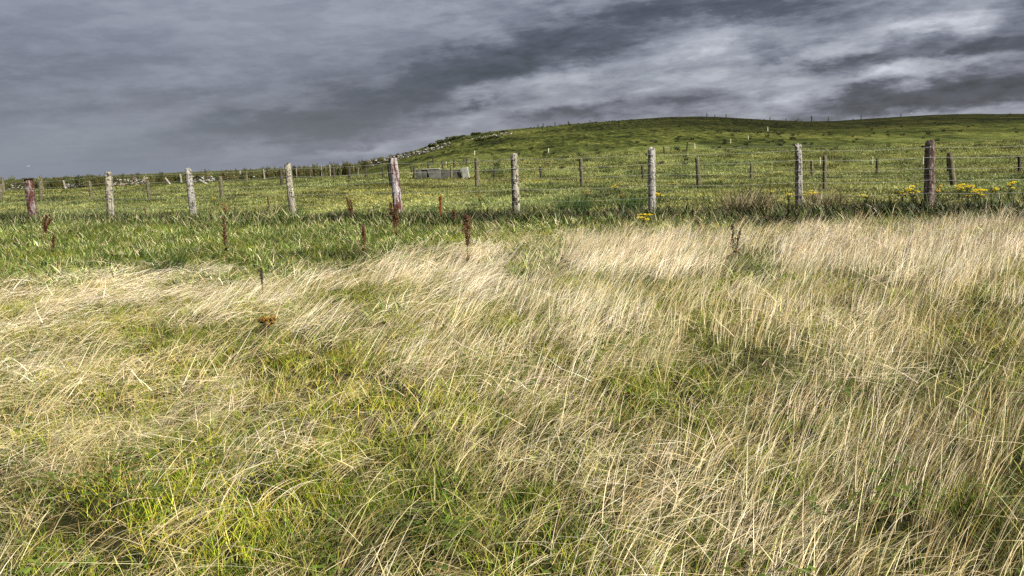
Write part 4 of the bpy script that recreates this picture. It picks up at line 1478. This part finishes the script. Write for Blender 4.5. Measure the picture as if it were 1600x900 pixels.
ragwort(1052, 294, 284, 14, 'pale yellow ragwort beneath the post row right of the silver grey post', 4, [(0.42, 0.36, 0.05), (0.36, 0.30, 0.04)])
ragwort(1127, 290, 276, 14, 'orange and yellow ragwort beyond the dry brown tussock', 6, OLD + YEL[:1])
ragwort(1232, 318, 303, 9, 'small yellow ragwort left of the light grey post', 4)
ragwort(1266, 325, 297, 24, 'bright yellow ragwort clump right of the light grey post', 9)
ragwort(1352, 322, 304, 12, 'small yellow ragwort midway between the light grey and thick brown posts', 5)
ragwort(1205, 312, 299, 8, 'tiny yellow ragwort behind the dry brown tussocks', 3)
ragwort(1554, 314, 292, 12, 'small yellow ragwort between the largest clump and the one near the right edge', 5)
ragwort(1322, 328, 316, 13, 'low yellow ragwort between the light grey and thick brown posts', 5)
ragwort(1410, 318, 297, 14, 'dull orange ragwort furthest left of the clumps by the thick brown post', 5, OLD + YEL)
ragwort(1425, 322, 291, 18, 'bright yellow domed ragwort immediately left of the thick brown post', 9)
ragwort(1464, 318, 290, 12, 'orange ragwort touching the right side of the thick brown post', 5, [(0.60, 0.30, 0.015), (0.70, 0.42, 0.02)])
ragwort(1498, 314, 288, 18, 'yellow ragwort clump under the leaning olive post on the right', 8)
ragwort(1512, 320, 288, 18, 'middle ragwort of the three yellow clumps right of the thick brown post', 8)
ragwort(1525, 327, 296, 24, 'largest yellow ragwort clump, right of the thick brown post', 11)
ragwort(1576, 318, 284, 18, 'separate tall ragwort clump near the right edge of the view', 7)

# ------------------------------------------------------------------ tussocks by the fence
def tussock(fx, fy, wpx, hpx, label, cols, nbl=260, dirx=0.15, width=.012):
    p = hit(fx, fy)
    k = p.y / F
    hpx *= 1.3
    V, Fc, T = [], [], []
    rr = random.Random(int(fx))
    r = wpx * k * .5
    for _ in range(nbl):
        a, q = rr.uniform(0, 6.283), r * math.sqrt(rr.random())
        c = rr.choice(cols)
        blade(V, Fc, T, (q * math.cos(a), q * math.sin(a), -.03), hpx * k * rr.uniform(.6, 1.3), width * rr.uniform(.7, 1.3), R(rr.uniform(0, 18)), R(rr.uniform(20, 85)),
              (a if rr.random() < .6 else 0) + rr.gauss(dirx, .6), 4, jit(c, .25), jit(c, .25))
    o = obj('grass_tussock', mesh_from('grass_tussock', V, Fc, M_LEAF, False, T), None, p)
    tag(o, label, 'tussock', 'grass tussocks along the near fence')
    return o


DKG = [(0.04, 0.09, 0.018), (0.06, 0.12, 0.024), (0.02, 0.04, 0.010), (0.12, 0.17, 0.045)]
BRN = [(0.30, 0.24, 0.12), (0.50, 0.42, 0.25), (0.10, 0.11, 0.03), (0.62, 0.52, 0.35), (0.08, 0.06, 0.03), (0.05, 0.05, 0.02)]
tussock(896, 333, 50, 24, 'dark green tussock below the rusty ragwort', DKG, 420)
tussock(986, 332, 40, 25, 'dark green tussock immediately left of the silver grey post', DKG, 420)
tussock(1040, 338, 36, 12, 'low green tussock to the right of the silver grey post', DKG, 240)
tussock(1160, 338, 66, 36, 'wide brown and straw coloured tussock between two grey posts', BRN, 620)
tussock(1196, 337, 38, 30, 'smaller dry brown tussock on the right side of the wide one', BRN, 260)
tussock(1285, 338, 50, 36, 'dry brown tussock right of the light grey post under the ragwort', BRN, 460)
tussock(1245, 338, 26, 18, 'straw tussock wrapped round the foot of the light grey post', BRN, 220)
tussock(1400, 336, 44, 17, 'green tussock left of the thick brown post', DKG, 300)
tussock(1453, 332, 34, 16, 'dark tussock at the foot of the thick brown post', DKG, 300)
tussock(1540, 330, 60, 17, 'long green tussock under the right hand ragwort clumps', DKG, 360)
tussock(803, 337, 34, 18, 'brownish tussock at the foot of the straight pale post', DKG + BRN[:1], 260)
tussock(455, 341, 34, 15, 'dark tussock at the foot of the lichened post', DKG, 240)
tussock(305, 342, 40, 14, 'dark tussock at the foot of the grey speckled post', DKG, 240)
tussock(203, 344, 36, 15, 'dark weedy tussock right of the pale cracked post', DKG, 240)
tussock(425, 336, 40, 14, 'dry tussock of thin stalks left of the lichened post', BRN + DKG, 200)
tussock(535, 343, 60, 14, 'dark green tussock under the twin docks', DKG, 320)
tussock(660, 343, 60, 14, 'dark green tussock between the peeling post and the slender dock', DKG, 320)
tussock(264, 432, 36, 34, 'dark weedy tussock alone at the edge of the windblown grass', DKG + BRN[2:3], 260)
tussock(1180, 428, 70, 20, 'green tussock among the dry grass in the right foreground', DKG, 300, width=.006)

# ------------------------------------------------------------------ birds
def bird(px_, py_, dist, span, mat, label, name):
    r = ray(px_, py_)
    p = Vector((0, 0, EYE)) + r * (dist / r.y)
    V, Fc = [], []
    tube(V, Fc, [(0, -.22 * span, 0), (0, -.15 * span, .0), (0, 0, 0), (0, .15 * span, 0), (0, .24 * span, 0)], [.01 * span, .05 * span, .07 * span, .045 * span, .01 * span], 8)
    e = empty(name, p, 1.0)
    tag(e, label, 'bird')
    obj('body', mesh_from('body', V, Fc, mat, True), e)
    for s in (-1, 1):
        V = [(0, .10 * span, .02), (0, -.07 * span, .02), (s * .25 * span, .07 * span, .13 * span), (s * .25 * span, -.06 * span, .13 * span), (s * .5 * span, -.05 * span, .06 * span), (s * .47 * span, -.08 * span, .06 * span)]
        V += [(a, b, c - .012) for a, b, c in V]
        Fc = [(0, 1, 3, 2), (2, 3, 5, 4), (6, 8, 9, 7), (8, 10, 11, 9), (0, 2, 8, 6), (1, 7, 9, 3), (2, 4, 10, 8), (3, 9, 11, 5), (4, 5, 11, 10)]
        obj('wing', mesh_from('wing', V, Fc, mat), e)


bird(44.5, 260, 240, 1.1, M_GULL, 'tiny white gull flying low above the far left posts', 'gull')
bird(1424, 177.5, 255, 1.2, M_GULL, 'white gull just above the crest of the hill on the right', 'gull')
bird(925, 114, 420, 1.0, M_DARKBIRD, 'tiny dark bird high in the grey clouds', 'bird')
